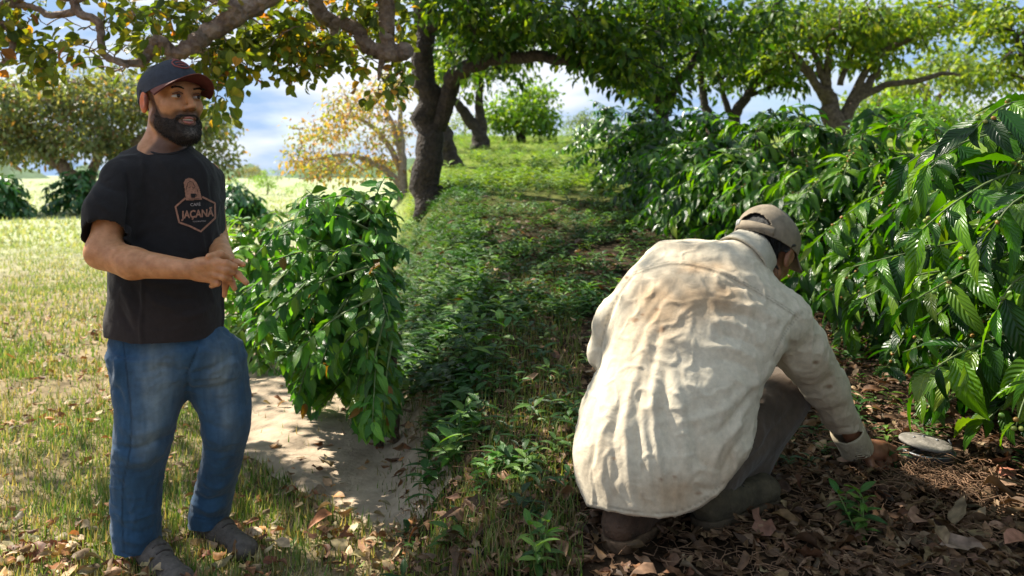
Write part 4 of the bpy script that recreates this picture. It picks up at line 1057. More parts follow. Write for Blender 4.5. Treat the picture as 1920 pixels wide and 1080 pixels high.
def on_path(x, y):
    cl = np.array([(2.75, -.26, .06), (3.0, -.40, .22), (3.3, -.60, .42), (3.7, -.82, .62), (4.4, -1.0, .70), (5.5, -1.35, .75), (7.5, -2.1, .9), (10, -2.95, 1.1), (14, -4.0, 1.4)])
    return np.abs(x-np.interp(y, cl[:, 0], cl[:, 1])) < np.interp(y, cl[:, 0], cl[:, 2])*.72*(y > 2.75)

def ground_cover():
    gm = leafmat('grass_blade', rough=.6, trans=.3, spec=.3, veins=False, tcol=(1.6, 1.6, .6))
    # ---- left: mixed green and straw grass
    for (n, y0, y1, h, w, pw) in ((44000, 2.35, 5.5, .050, .0036, 1.0), (42000, 5, 16, .055, .008, .9), (20000, 14, 60, .10, .03, .9)):
        x, y, px = fan(n, -60, 790, y0, y1, pw)
        p3 = np.stack([x, y, 0*x], -1); dn = vnoise(p3, 1.3, 5)+.6*vnoise(p3, 4, 6)
        keep = (dn > rng.uniform(-1.1, .7, n)) & ~(on_path(x, y) & (rng.uniform(0, 1, n) > .03)) & (px < 690+rng.uniform(0, 110, n))
        x, y, px, dn = x[keep], y[keep], px[keep], dn[keep]; n = len(x)
        a = rng.uniform(0, 2*math.pi, n); R = rotz(a, rng.uniform(.35, 1.5, n))
        L = h*rng.uniform(.45, 1.35, n); sc = np.stack([np.full(n, w/.05), L, L], -1)
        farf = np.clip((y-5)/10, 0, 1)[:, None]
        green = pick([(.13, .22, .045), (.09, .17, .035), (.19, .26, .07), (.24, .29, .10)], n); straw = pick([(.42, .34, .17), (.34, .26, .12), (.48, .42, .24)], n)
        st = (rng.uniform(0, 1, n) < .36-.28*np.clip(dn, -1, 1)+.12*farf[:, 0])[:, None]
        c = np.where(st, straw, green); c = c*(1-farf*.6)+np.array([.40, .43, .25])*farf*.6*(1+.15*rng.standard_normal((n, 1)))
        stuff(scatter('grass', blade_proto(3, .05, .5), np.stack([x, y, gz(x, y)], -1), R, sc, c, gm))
    # ---- fallen leaves, both sides
    lm = leafmat('dry_leaf', rough=.6, trans=.12, spec=.3, veins=False, tcol=(1.4, 1.1, .6), mottle=45)
    def curled(w, bend, fold, rip):
        V, Q, uv = leaf_proto(7, 4, w, rip, fold, bend, 4, base=.8); V = V.copy(); V[:, 2] += .18*np.sin(V[:, 0]*9+V[:, 1]*4)*.35; V[:, 2] -= V[:, 2].min(); return variants([twist((V, Q, uv), t_, s2, sg, te, i) for i, (t_, s2, sg, te) in enumerate(((.2, .1, .1, .1), (-1.0, -.15, .2, .5), (.9, .2, -.3, .3), (1.6, 0, .1, .7), (-.4, .3, -.2, .9)))])
    protos = [curled(.60, .12, .35, .10), curled(.66, -.12, -.25, .12), curled(.5, .22, .5, .08), curled(.75, -.05, .2, .18), curled(.55, -.25, .3, .1)]
    def litter(name, n, pl, pr, y0, y1, size, pal, keepf, tl=.35, pw=1.0, lift=.01):
        per = n//len(protos); Vs = []
        for pr_ in protos:
            x, y, px = fan(per, pl, pr, y0, y1, pw); k = keepf(x, y, px); x, y = x[k], y[k]; m = len(x)
            if m == 0: continue
            nr = norm(np.array([0, 0, 1.0])+tl*rng.standard_normal((m, 3))*[1, 1, .3]); nr[rng.uniform(0, 1, m) < .3] *= -1
            a = rng.uniform(0, 2*math.pi, m); d = np.stack([np.cos(a), np.sin(a), 0.15*rng.standard_normal(m)], -1)
            R = frames(d, nr); s_ = size*rng.uniform(.5, 1.35, m); s3 = np.stack([s_*rng.uniform(.6, 1.2, m), s_, s_*rng.uniform(.5, 1.3, m)], -1)
            pos = np.stack([x, y, gz(x, y)+lift+rng.uniform(0, .02, m)], -1)
            Vs.append(scatter(name, pr_, pos, R, s3, np.clip(pick(pal, m, .22), .01, 1), lm, None, jitter=.06))
        # join into one stuff object
        base = Vs[0]; stuff(base)
        for o in Vs[1:]: stuff(o)
        return Vs
    tan = [(.38, .23, .11), (.28, .13, .06), (.19, .085, .04), (.46, .34, .20), (.40, .19, .07), (.34, .27, .15), (.24, .17, .09)]
    litter('fallen_leaves', 2900, -40, 790, 2.35, 7.5, .052, tan, lambda x, y, px: ~(on_path(x, y) & (rng.uniform(0, 1, len(x)) > .12)) & ((vnoise(np.stack([x, y, 0*x], -1), 2.2, 8)+.5*vnoise(np.stack([x, y, 0*x], -1), 6, 9) > rng.uniform(-.7, .9, len(x))) | (px > 600)), lift=.02)
    def clear(x, y): return (np.hypot(x-1.25, y-2.66) > .10) & (np.hypot(x-1.42, y-2.72) > .12) & ~((px_of(x, y) > 1110) & (px_of(x, y) < 1460) & (y < 2.16) & (rng.uniform(0, 1, len(x)) < .6))
    px_of = lambda x, y: 960+F*x/y
    dark = [(.12, .068, .034), (.17, .10, .052), (.075, .042, .022), (.24, .15, .085), (.15, .075, .036), (.30, .20, .12), (.09, .055, .03)]
    dens = lambda x, y, px: (px > 740) & (rng.uniform(0, 1, len(x)) < np.clip(.30+.9*sstep((px-1050)/350)+.5*sstep((1.0-(y-2))/1.0), 0, 1)) & clear(x, y)
    litter('leaf_litter', 8800, 740, 1960, 2.0, 5.2, .045, dark, dens, tl=.35, lift=.004)
    litter('leaf_litter', 420, 740, 1960, 2.0, 4.2, .080, dark, dens, tl=.25, lift=.008)
    litter('leaf_litter', 2500, 740, 1960, 5, 11, .08, dark, lambda x, y, px: rng.uniform(0, 1, len(x)) < .6, tl=.4)
    # twigs
    tw = plain('twig_bark', (.20, .115, .065), rough=.9, nscale=60, namp=.4, bump=.3)
    b = Batch()
    x, y, px = fan(3200, 760, 1950, 2.0, 4.6)
    for i in range(len(x)):
        if px[i] < 1250 and random.random() < .6: continue
        a = random.uniform(0, 6.28); L = random.uniform(.03, .11); z = float(gz(x[i], y[i]))+random.uniform(.008, .03); ps = []
        for k in range(4):
            ps.append((x[i]+math.cos(a)*L*k/3, y[i]+math.sin(a)*L*k/3, z+random.uniform(-.008, .012))); a += random.uniform(-.7, .7)
        b.tube(ps, [.0016, .0015, .0012, .0006], 4)
    for _ in range(260):       # heap of fine rootlets beside the buried tin
        x0 = random.gauss(1.36, .10); y0 = random.gauss(2.50, .07); a = random.uniform(0, 6.28); L = random.uniform(.04, .10); z = float(gz(x0, y0))+random.uniform(.01, .05); ps = []
        for k in range(5):
            ps.append((x0+math.cos(a)*L*k/4, y0+math.sin(a)*L*k/4, z+random.uniform(-.012, .014))); a += random.uniform(-.9, .9)
        b.tube(ps, [.0022, .002, .0018, .0014, .0007], 4)
    stuff(b.build('twigs', tw))
    # ---- right: low weeds with lance shaped leaves
    wm = leafmat('weed_leaf', rough=.42, trans=.3, spec=.45, tcol=(1.7, 1.7, .4), bumpd=.001)
    def rosette(nl, seed, up=.5, hgt=.0):
        r = np.random.default_rng(seed); V0, Q0, uv0 = leaf_proto(5, 2, .34, .0, .16, .35, 5); Vs, Qs, us = [], [], []
        for k in range(nl):
            a = k*2.4+r.uniform(-.3, .3); el_ = up*r.uniform(.3, 1.3); d = np.array([[math.cos(a), math.sin(a), el_]]); Rm = frames(d, np.array([[0, 0, 1.0]])-.3*d)[0]
            sc_ = r.uniform(.6, 1.1); z = hgt*k/nl
            Vs.append(V0*sc_@Rm.T+[.05*math.cos(a), .05*math.sin(a), z]); Qs.append(Q0+k*len(V0)); us.append(uv0)
        return np.concatenate(Vs), np.concatenate(Qs), np.concatenate(us)
    def weeds(n, y0, y1, size, keepf, pal, name='weeds', pl=740, prr=1960):
        for sd in range(3):
            x, y, px = fan(n//3, pl, prr, y0, y1); k = keepf(x, y, px); x, y = x[k], y[k]; m = len(x)
            pos = np.stack([x, y, gz(x, y)+.005], -1); s_ = size*rng.uniform(.5, 1.5, m)
            stuff(scatter(name, rosette(9, sd, .55, .9), pos, rotz(rng.uniform(0, 6.28, m), rng.uniform(-.25, .25, m)), s_, np.clip(pick(pal, m, .2), .005, 1), wm))
    gp = [(.032, .105, .015), (.022, .075, .012), (.06, .15, .02), (.11, .21, .03)]
    def wd(x, y, px):
        p3 = np.stack([x, y, 0*x], -1); nn = vnoise(p3, 1.6, 15)+.5*vnoise(p3, 5, 16)
        nn = nn-.75*(y < 4.4)-.25*(y < 9); dens = np.clip(1.15-sstep((px-1080-60*(y-2))/260)*(y < 7), .0, 1)*np.where(y < 2.25, .35, 1)
        return (px > 700+70*rng.uniform(0, 1, len(x))) & (nn > rng.uniform(-1.3, .8, len(x))) & (rng.uniform(0, 1, len(x)) < dens) & ~((px > 1090) & (y < 2.3))
    weeds(2700, 2.02, 5.0, .058, wd, gp)
    weeds(6500, 4.6, 13, .075, wd, gp)
    weeds(4200, 12, 50, .16, lambda x, y, px: (px > 770) & (px < 1150), [(.14, .24, .035), (.20, .30, .05), (.10, .18, .03)])
    weeds(2300, 2.8, 14, .085, lambda x, y, px: (rng.uniform(0, 1, len(x)) < np.where(y < 4.6, .22, .7)) & (px > 745+55*(y < 4.2)), gp, pl=745, prr=900)
    weeds(420, 2.6, 5.0, .05, lambda x, y, px: (px > 1440) & (rng.uniform(0, 1, len(x)) < .8) & (np.hypot(x-1.25, y-2.60) > .22) & (np.hypot(x-1.42, y-2.62) > .25), gp)
    # wiry grass among the weeds
    x, y, px = fan(12000, 690, 1090, 2.0, 6.5); n = len(x); L = .05*rng.uniform(.4, 1.4, n)
    k = (px > 700+120*rng.uniform(0, 1, n)); x, y, L = x[k], y[k], L[k]; n = len(x)
    stuff(scatter('wiry_grass', blade_proto(3, .05, .8), np.stack([x, y, gz(x, y)], -1), rotz(rng.uniform(0, 6.28, n), rng.uniform(0, 1.2, n)), np.stack([np.full(n, .06), L, L], -1), pick([(.16, .2, .05), (.25, .19, .1), (.08, .14, .03)], n), gm))
    # ---- individual big fallen leaves at the front
    specs = [(545, 1050, 'pale tan', (.55, .40, .25), .10), (478, 1030, 'curled beige', (.52, .38, .26), .09), (620, 990, 'rust brown', (.40, .17, .08), .11), (690, 1030, 'brown folded', (.36, .20, .11), .10), (735, 1062, 'reddish', (.45, .22, .12), .11), (400, 1062, 'orange', (.50, .24, .08), .07),
             (60, 1050, 'dark brown', (.20, .09, .05), .09), (150, 1045, 'sand coloured', (.45, .33, .2), .08), (1710, 1010, 'lobed brown', (.30, .17, .11), .12), (1885, 915, 'rust red', (.34, .13, .08), .11), (1880, 1055, 'copper', (.42, .2, .13), .12), (1445, 1030, 'wilted brown', (.24, .12, .08), .11),
             (1760, 1050, 'grey brown', (.26, .18, .13), .11), (1850, 925, 'broad tan', (.42, .26, .17), .10)]
    for i, (px, py, word, c, L) in enumerate(specs):
        sl_ = -(py-HY)/F
        Y = 1.304/-sl_ if px < 740 else 1.172/(.0733-sl_)
        x = (px-960)/F*Y; a = random.uniform(0, 6.28); n_ = norm(np.array([[random.uniform(-.3, .3), -.35, 1]])); d = np.array([[math.cos(a), math.sin(a), .05]])
        pos = np.array([[x, Y, float(gz(x, Y))+.028]])
        o = scatter('fallen_leaf', protos[i % 4], pos, frames(d, n_), np.array([[L, L, L*.8]]), np.array([c]), lm, jitter=.1)
        where = 'on the grass at the standing man\'s feet' if px < 740 else 'on the dark soil in the right foreground'
        tag(o, f'{word} fallen leaf {where}', 'fallen leaf', 'large fallen leaves in the foreground')
    # ---- single weed plants
    def plant(px, py, hgt, nst, label, ll=.07, sprd=.12):
        Y = 1.172/(.0733+(py-HY)/F); x = (px-960)/F*Y; z = float(gz(x, Y)); t = thing('weed_plant', label, 'weed', (x, Y, z), 'leafy weeds standing out from the ground cover')
        b = Batch(); pos = []; dr = []
        for k in range(nst):
            a = random.uniform(0, 6.28); r = random.uniform(0, sprd); ps = [np.array([x+.2*r*math.cos(a), Y+.2*r*math.sin(a), z-.01])]
            for j in range(1, 6): ps.append(ps[0]+np.array([math.cos(a)*r*j/5, math.sin(a)*r*j/5, hgt*j/5*random.uniform(.9, 1.05)]))
            b.tube(ps, [.0028, .0025, .0022, .002, .0016, .001], 5)
            for j in range(1, 6):
                for q in (0, 1):
                    aa = a+j*1.57+q*math.pi+random.uniform(-.4, .4); pos.append(ps[j]); dr.append((math.cos(aa), math.sin(aa), random.uniform(.0, .6) if j < 5 else .9))
        b.build('stem', plain('weed_stem', (.12, .2, .05), rough=.6, bump=0), t)
        pos = np.array(pos); dr = np.array(dr); m = len(pos)
        scatter('foliage', leaf_proto(8, 4, .38, .02, .15, .3, 6), pos, frames(dr, np.array([[0, 0, 1.0]])+.2*rng.standard_normal((m, 3))), ll*rng.uniform(.6, 1.2, m), np.clip(pick(gp, m, .15)*1.2, .01, 1), wm, t)
    plant(1620, 1010, .13, 3, 'small green weed with toothed leaves in dark leaf litter before the digging hand', .055, .08)
    plant(1590, 985, .09, 2, 'tiny two-stemmed seedling on bare soil beside the right boot', .045, .06)
    plant(905, 690, .22, 7, 'sunlit leafy weed clump left of the crouching man', .10, .24)
    plant(1010, 1065, .12, 5, 'low bright weed in the bottom foreground left of the worn leather boot', .06, .12)
    plant(1090, 830, .12, 4, 'narrow-leaved weed touching the left hem of the pale shirt', .06, .10)
    plant(860, 830, .14, 6, 'spreading weed clump with long pointed leaves left of the pale shirt', .08, .18)

# ------------------------------------------------------------------ coffee bushes
coffee_leaf = leafmat('coffee_leaf', rough=.29, trans=.38, spec=.5, tcol=(2.2, 2.2, .25), bumpd=.0016)
coffee_broad = leafmat('broad_coffee_leaf', rough=.36, trans=.38, spec=.5, tcol=(1.9, 2.0, .4), bumpd=.002)
coffee_leaf_far = leafmat('coffee_leaf_far', rough=.33, trans=.30, spec=.6, veins=False, tcol=(1.8, 2.2, .35))
stem_bark = barkmat('stem_bark', (.09, .06, .035), (.22, .15, .09), 30)
green_twig = plain('green_twig', (.10, .14, .045), rough=.6, nscale=40, namp=.3, bump=.2)
CG = [(.014, .062, .003), (.030, .10, .004), (.009, .042, .003), (.075, .175, .006), (.045, .125, .005), (.10, .21, .008)]
CGY = [(.10, .22, .02), (.16, .26, .025)]

def coffee_bush(label, x, y, H, Rr, nbr, ll, group, near=False, keep=None, berries=0, pal=CG, yellow=.05, lf_seed=1, extra=None, face=0, drop=.55, name='coffee_bush', broad=False, lean=0):
    z0 = float(gz(x, y)); t = thing(name, label, 'coffee bush', (x, y, z0), group)
    st = Batch(); tw = Batch(); pos, drs, nrm, szs = [], [], [], []; ber = []
    stems = []
    for k in range(3):
        a = random.uniform(0, 6.28); ln = random.uniform(.03, .16)*Rr*(1.6 if not lean else .3)
        pts = [np.array([x+.04*math.cos(a), y+.04*math.sin(a), z0-.04])+np.array([math.cos(a)*ln*u, math.sin(a)*ln*u, (H*.95+.04)*u*(1 if not lean else .86)])+np.array([lean*u*u, 0, 0]) for u in np.linspace(0, 1, 8)]
        pts = [p+np.append(rng.normal(0, .008, 2), 0) for p in pts]; stems.append(pts)
        st.tube(pts, np.linspace(.022, .006, 8), 7)
    brs = []
    for i in range(nbr):
        sp = stems[i % 3]; u = random.uniform(.16, 1.0)**.85; f_ = u*7; k = min(int(f_), 6); p0 = sp[k]+(sp[k+1]-sp[k])*(f_-k)
        if face and random.random() < face: a = math.atan2(-y, -x)+random.gauss(0, .9)
        else: a = random.uniform(0, 6.28)
        prof = math.sqrt(max(.12, 1-((u-.42)/.72)**2)); L = Rr*prof*random.uniform(.75, 1.12)
        d = np.array([math.cos(a), math.sin(a), 0]); rise = random.uniform(.05, .45)*(1 if u > .5 else .6)
        if u > .9: rise = random.uniform(.4, 1.3); L *= .55
        brs.append([p0+d*L*s_+np.array([0, 0, L*(rise*s_-drop*s_*s_)]) for s_ in np.linspace(0, 1, 8)])
    if extra: brs += [smooth_pl(np.array(e), 3) for e in extra]
    for pts in brs:
        pts = np.array(pts)
        if keep is not None:
            px, py = proj(pts); kk = keep(px, py)
            if not kk.all():
                cut = int(np.argmax(~kk))
                if cut < 3: continue
                pts = pts[:cut]
        tw.tube(pts, np.linspace(.0055, .0018, len(pts)), 5)
        seg = np.linalg.norm(np.diff(pts, axis=0), axis=1); cum = np.concatenate([[0], np.cumsum(seg)]); Lt = cum[-1]
        s_ = Lt*.22; ph = random.random()*6.28; node = 0
        while s_ < Lt:
            k = min(np.searchsorted(cum, s_)-1, len(pts)-2); k = max(k, 0); p = pts[k]+(pts[k+1]-pts[k])*((s_-cum[k])/(seg[k]+1e-9)); dd = norm(pts[k+1]-pts[k])
            side = norm(np.cross(dd, [0, 0, 1.0])); tip = s_/Lt
            for q in (-1, 1):
                if random.random() < .10: continue
                v = side*q*random.uniform(.55, 1.0)+dd*random.uniform(.25, .75)+np.array([0, 0, random.uniform(-.85, .15)])+rng.normal(0, .16, 3)
                pos.append(p+side*q*.006); drs.append(v); nrm.append(np.array([0, 0, 1.0])+.55*np.array([dd[0], dd[1], 0])+.45*side*q+rng.normal(0, .18, 3)); szs.append(ll*random.uniform(.6, 1.15)*(1-.25*(tip > .93)))
            if berries and random.random() < .35:
                for _ in range(random.randint(2, 6)): ber.append(p+rng.normal(0, .012, 3))
            s_ += ll*random.uniform(.30, .42); node += 1
        for q in (-1, 1):
            pos.append(pts[-1]); drs.append(norm(pts[-1]-pts[-2])+.35*q*norm(np.cross(norm(pts[-1]-pts[-2]), [0, 0, 1]))+np.array([0, 0, random.uniform(-.5, .3)])); nrm.append(np.array([0, 0, 1.0])+rng.normal(0, .2, 3)); szs.append(ll*random.uniform(.5, .9))
    pos, drs, nrm, szs = map(np.array, (pos, drs, nrm, szs))
    if keep is not None:
        tipp = pos+norm(drs)*szs[:, None]*.9; px, py = proj(tipp); k = keep(px, py); pos, drs, nrm, szs = pos[k], drs[k], nrm[k], szs[k]
    n = len(pos); c = pick(pal, n, .16); yl = rng.uniform(0, 1, n) < yellow; c[yl] = pick(CGY, int(yl.sum()), .2)
    br = rng.uniform(0, 1, n) < (yellow*.10 if broad else 0); c[br] = np.array([.25, .12, .03])
    st.build('stem', stem_bark, t); tw.build('branches', green_twig, t)
    pr = leaf_proto(15, 6, .40, .055, .16, .32, 7.5) if near else leaf_proto(8, 2, .40, .0, .18, .32, 7)
    if broad: pr = variants([twist(leaf_proto(11, 4, .56, .03, .14, b_, 6), t_, s2, sg, .12, i) for i, (b_, t_, s2, sg) in enumerate(((.25, .2, .05, .0), (.5, -.5, -.06, .1), (.1, .6, .1, .2), (.4, -.1, 0, -.15)))])
    elif near: pr = variants([twist(leaf_proto(15, 6, w_, rp_, .16, b_, nr_), t_, s2, sg, te, i) for i, (w_, rp_, b_, nr_, t_, s2, sg, te) in enumerate(((.40, .05, .32, 7.5, .1, .03, 0, 0), (.46, .035, .15, 6.5, -.5, -.08, .15, .25), (.36, .06, .5, 8.5, .6, .1, .1, .1), (.42, .03, .05, 7, .9, .0, .3, .35), (.33, .05, .7, 6, -.3, -.1, 0, 0), (.44, .045, .25, 7.5, -.9, .05, .2, .15)))])
    else: pr = variants([twist(leaf_proto(8, 2, .40, 0, .18, b_, 7), t_, s2) for b_, t_, s2 in ((.3, .2, .05), (.5, -.6, -.08), (.1, .6, .05))])
    sc3 = np.stack([szs*rng.uniform(.85, 1.1, n), szs, szs*rng.uniform(.6, 1.5, n)], -1)
    scatter('foliage', pr, pos, frames(drs, nrm), sc3, np.clip(c, .004, 1), coffee_broad if broad else coffee_leaf if near else coffee_leaf_far, t)
    if ber:
        sph = surfnet(el((0, 0, 0), (1, 1.2, 1)), [-1.4]*3, [1.4]*3, .45); ber = np.array(ber); m = len(ber)
        cc = pick([(.18, .24, .05), (.25, .27, .06), (.30, .16, .04), (.12, .2, .04)], m)
        scatter('berries', (sph[0], sph[1], np.zeros((len(sph[0]), 2))), ber, rotz(rng.uniform(0, 6, m)), np.full(m, .0065), np.clip(cc, .01, 1), leafmat_plain, t)
    return t
leafmat_plain = plain('berry_skin', (.2, .2, .05), rough=.35, nscale=60, namp=.1, bump=0, usecol=True)

def coffee_row():
    G = 'coffee bushes of the row at the right'
    pts = [(14.2, 1.80, 1.28, .85, 70), (11.9, 1.90, 1.22, .85, 75), (9.9, 2.0, 1.17, .85, 80), (8.1, 2.10, 1.14, .88, 90), (6.6, 2.15, 1.10, .88, 100), (5.3, 2.28, 1.08, .86, 110), (4.15, 2.42, 1.05, .88, 120)]
    names = ['farthest dark coffee bush at the far end of the row', 'second farthest coffee bush of the row, beside the grassy lane', 'coffee bush behind the mid row, in front of the twin trunk tree', 'coffee bush of the row rising above the crouching man\'s back',
             'coffee bush just behind and above the khaki cap', 'dense coffee bush right of the khaki cap', 'coffee bush leaning over the soil right of the crouching man\'s head']
    for (y, x, H, r, nb), lab in zip(pts, names):
        coffee_bush(lab, x, y, H, r, nb, .155, G, near=y < 7, berries=1 if y < 6 else 0, yellow=.05, face=.35)
    ex = [  # long drooping branches that reach into the picture
        [P(2030, 560, 2.5), P(1900, 620, 2.4), P(1790, 668, 2.32), P(1740, 700, 2.28)],
        [P(2050, 600, 2.6), P(1930, 640, 2.5), P(1840, 665, 2.42), P(1790, 690, 2.40)],
        [P(2020, 420, 2.6), P(1880, 480, 2.5), P(1790, 520, 2.45), P(1720, 560, 2.42)],
        [P(2000, 380, 2.8), P(1850, 440, 2.75), P(1720, 470, 2.75), P(1600, 500, 2.8)],
        [P(2000, 300, 2.5), P(1880, 330, 2.4), P(1790, 380, 2.35), P(1730, 430, 2.32)],
        [P(2000, 260, 2.7), P(1880, 250, 2.6), P(1800, 270, 2.55), P(1740, 310, 2.5)],
        [P(2000, 200, 2.6), P(1920, 190, 2.5), P(1870, 205, 2.45), P(1830, 240, 2.4)],
        [P(2010, 640, 2.2), P(1960, 690, 2.15), P(1925, 740, 2.1), P(1905, 800, 2.08)],
        [P(2020, 500, 2.3), P(1960, 500, 2.25), P(1900, 530, 2.2), P(1870, 580, 2.18)],
        [P(2020, 330, 2.3), P(1960, 350, 2.25), P(1900, 380, 2.2), P(1860, 430, 2.18)],
        [P(1980, 480, 2.9), P(1830, 500, 2.9), P(1700, 520, 2.95), P(1620, 560, 2.95)]]
    def keepN(px, py): return (py < np.interp(px, [1400, 1480, 1560, 1660, 1680, 1700, 1780, 1800, 1880, 1920, 2100], [580, 590, 600, 620, 780, 800, 800, 835, 840, 840, 1200])) & (px > np.interp(py, [150, 250, 350, 430, 640], [1840, 1740, 1660, 1500, 1480]))
    coffee_bush('nearest glossy coffee bush with big ribbed leaves at the right edge', 2.22, 2.85, 1.34, .92, 120, .175, G, near=True, berries=1, yellow=.06, face=.35, extra=ex, keep=keepN)
    # left bush behind the standing man's hands
    def keepL(px, py):
        bot = np.interp(px, [430, 470, 520, 560, 600, 630, 660, 700, 765], [590, 650, 690, 785, 790, 720, 815, 835, 800]); top = np.interp(px, [430, 470, 530, 580, 650, 765], [470, 430, 400, 360, 345, 340]); return (px < 750+14*np.sin(py*.11)+8*np.sin(py*.31)) & (py < bot) & (px > 440) & (py > top-14)
    ex = [[P(650, 560, 3.2), P(600, 640, 3.1), P(575, 690, 3.05), P(560, 740, 3.0)], [P(720, 600, 3.1), P(700, 680, 3.0), P(690, 730, 2.95), P(685, 775, 2.9)], [P(735, 640, 3.1), P(725, 700, 3.0), P(722, 740, 2.95), P(720, 785, 2.9)],
          [P(690, 500, 3.2), P(600, 530, 3.1), P(520, 580, 3.05), P(480, 620, 3.0)], [P(690, 480, 3.3), P(590, 470, 3.2), P(510, 490, 3.1), P(460, 520, 3.05)], [P(690, 430, 3.3), P(620, 400, 3.2), P(560, 410, 3.1), P(510, 440, 3.05)],
          [P(700, 400, 3.3), P(660, 370, 3.2), P(620, 370, 3.2), P(580, 390, 3.1)], [P(700, 560, 3.0), P(640, 590, 2.95), P(600, 620, 2.9), P(560, 660, 2.9)], [P(730, 440, 3.5), P(700, 375, 3.4), P(670, 352, 3.35), P(630, 372, 3.3)], [P(745, 420, 3.6), P(735, 365, 3.5), P(715, 350, 3.5), P(690, 352, 3.4)], [P(740, 520, 3.3), P(700, 470, 3.2), P(660, 460, 3.15), P(610, 490, 3.1)], [P(740, 560, 3.3), P(735, 520, 3.2), P(722, 500, 3.15), P(700, 510, 3.1)], [P(720, 620, 3.2), P(690, 610, 3.1), P(650, 640, 3.0), P(620, 690, 3.0)], [P(740, 450, 3.4), P(740, 420, 3.3), P(728, 405, 3.2), P(705, 420, 3.15)], [P(640, 480, 3.3), P(560, 440, 3.2), P(510, 450, 3.1), P(470, 490, 3.05)]]
    LP = [(.055, .17, .030), (.08, .22, .038), (.04, .13, .028), (.13, .29, .045)]
    x = (728-960)/F*3.75
    coffee_bush('green coffee bush overhanging the sandy path beside the standing man', x, 3.75, 1.30, .95, 330, .086, None, near=True, keep=keepL, pal=LP, yellow=.14, face=.15, extra=ex, broad=True, lean=-.16)
    coffee_bush('yellow-green young bush behind the standing man\'s clasped hands', -1.75, 5.4, .98, .62, 60, .12, None, keep=lambda px, py: (px < 640) & (px > 395) & (py > 372), pal=[(.12, .26, .03), (.2, .32, .04), (.08, .2, .03)], yellow=.4, drop=.4, name='young_bush')
    for lab, px, y, H, r in (('dark round shrub under the far tree left of the standing man', 148, 25, 1.35, 1.0), ('dark shrub cut by the left edge of the picture', -6, 23, 1.2, .85), ('dark low shrub in the field behind the standing man\'s shoulder', 438, 20, .95, .75)):
        coffee_bush(lab, (px-960)/F*y, y, H, r, 70, .30, 'dark shrubs in the far field', pal=[(.03, .10, .03), (.05, .13, .04)], yellow=.02, name='shrub')

def tin():
    m = plain('dull_steel', (.24, .25, .26), rough=.5, nscale=30, namp=.25, bump=.3, metallic=.7); dirt = plain('soiled_lid', (.20, .18, .155), rough=.8, nscale=24, namp=.5, bump=.4)
    p = P(1742, 846, 2.72); p[2] = float(gz(p[0], p[1])); t = thing('metal_tin', 'round grey metal tin with half open lid sunk in the litter beside the hand', 'tin', tuple(p)); p = p+np.array([0, 0, .018])
    u = np.linspace(0, 2*math.pi, 49)[:-1]
    def ring(prof, name, mat, R=None, off=(0, 0, 0)):
        V = np.array([(r*math.cos(a), r*math.sin(a), z) for r, z in prof for a in u])
        if R is not None: V = V@R.T
        V = V+p+np.array(off); n = 48; i = np.arange(len(prof)-1)[:, None]*n; j = np.arange(n)[None, :]; k = (j+1) % n
        return mesh(name, V, np.stack([i+j, i+k, i+n+k, i+n+j], -1).reshape(-1, 4), mat, t)
    ring([(.070, -.02), (.080, -.02), (.080, .016), (.083, .019), (.080, .022), (.076, .019), (.076, .0), (.001, .0)], 'body', m)
    a = math.radians(2); Rx = np.array([[1, 0, 0], [0, math.cos(a), -math.sin(a)], [0, math.sin(a), math.cos(a)]])
    Ry = np.array([[math.cos(.10), 0, math.sin(.10)], [0, 1, 0], [-math.sin(.10), 0, math.cos(.10)]])
    ring([(.001, .006), (.070, .005), (.080, .003), (.083, .0), (.083, -.006), (.080, -.006), (.079, .0), (.001, .002)], 'lid', dirt, Rx@Ry, (-.006, .012, .044))
    b = Batch(); b.tube([p+[.079, .02, .018], p+[.086, .02, .034], p+[.078, .02, .048]], [.003]*3, 6); b.build('clasp', m, t)
    for i, (x, y) in enumerate(((-.03, .02), (.01, .035), (.045, .01))):
        b = Batch(); c = p+np.array([-.006, .012, .044])+Rx@Ry@np.array([x, y, .0065]); b.tube([c, c+Rx@np.array([0, 0, .0025])], [.005, .004], 10); b.build('rivet', m, t)

# ------------------------------------------------------------------ trees
bark_dark = barkmat('dark_bark', (.018, .013, .010), (.06, .045, .034), 9)
bark_mid = barkmat('grey_brown_bark', (.15, .095, .07), (.40, .29, .22), 12)
bark_pale = barkmat('pale_bark', (.22, .16, .13), (.42, .34, .29), 8)
bark_brown = barkmat('brown_bark', (.06, .04, .028), (.19, .14, .10), 10)
tree_leaf = leafmat('tree_leaf', rough=.45, trans=.42, spec=.4, veins=False, tcol=(2.2, 1.9, .4))
round_leaf = leafmat('round_leaf', rough=.42, trans=.45, spec=.4, veins=True, tcol=(2.2, 1.8, .35), bumpd=.001)

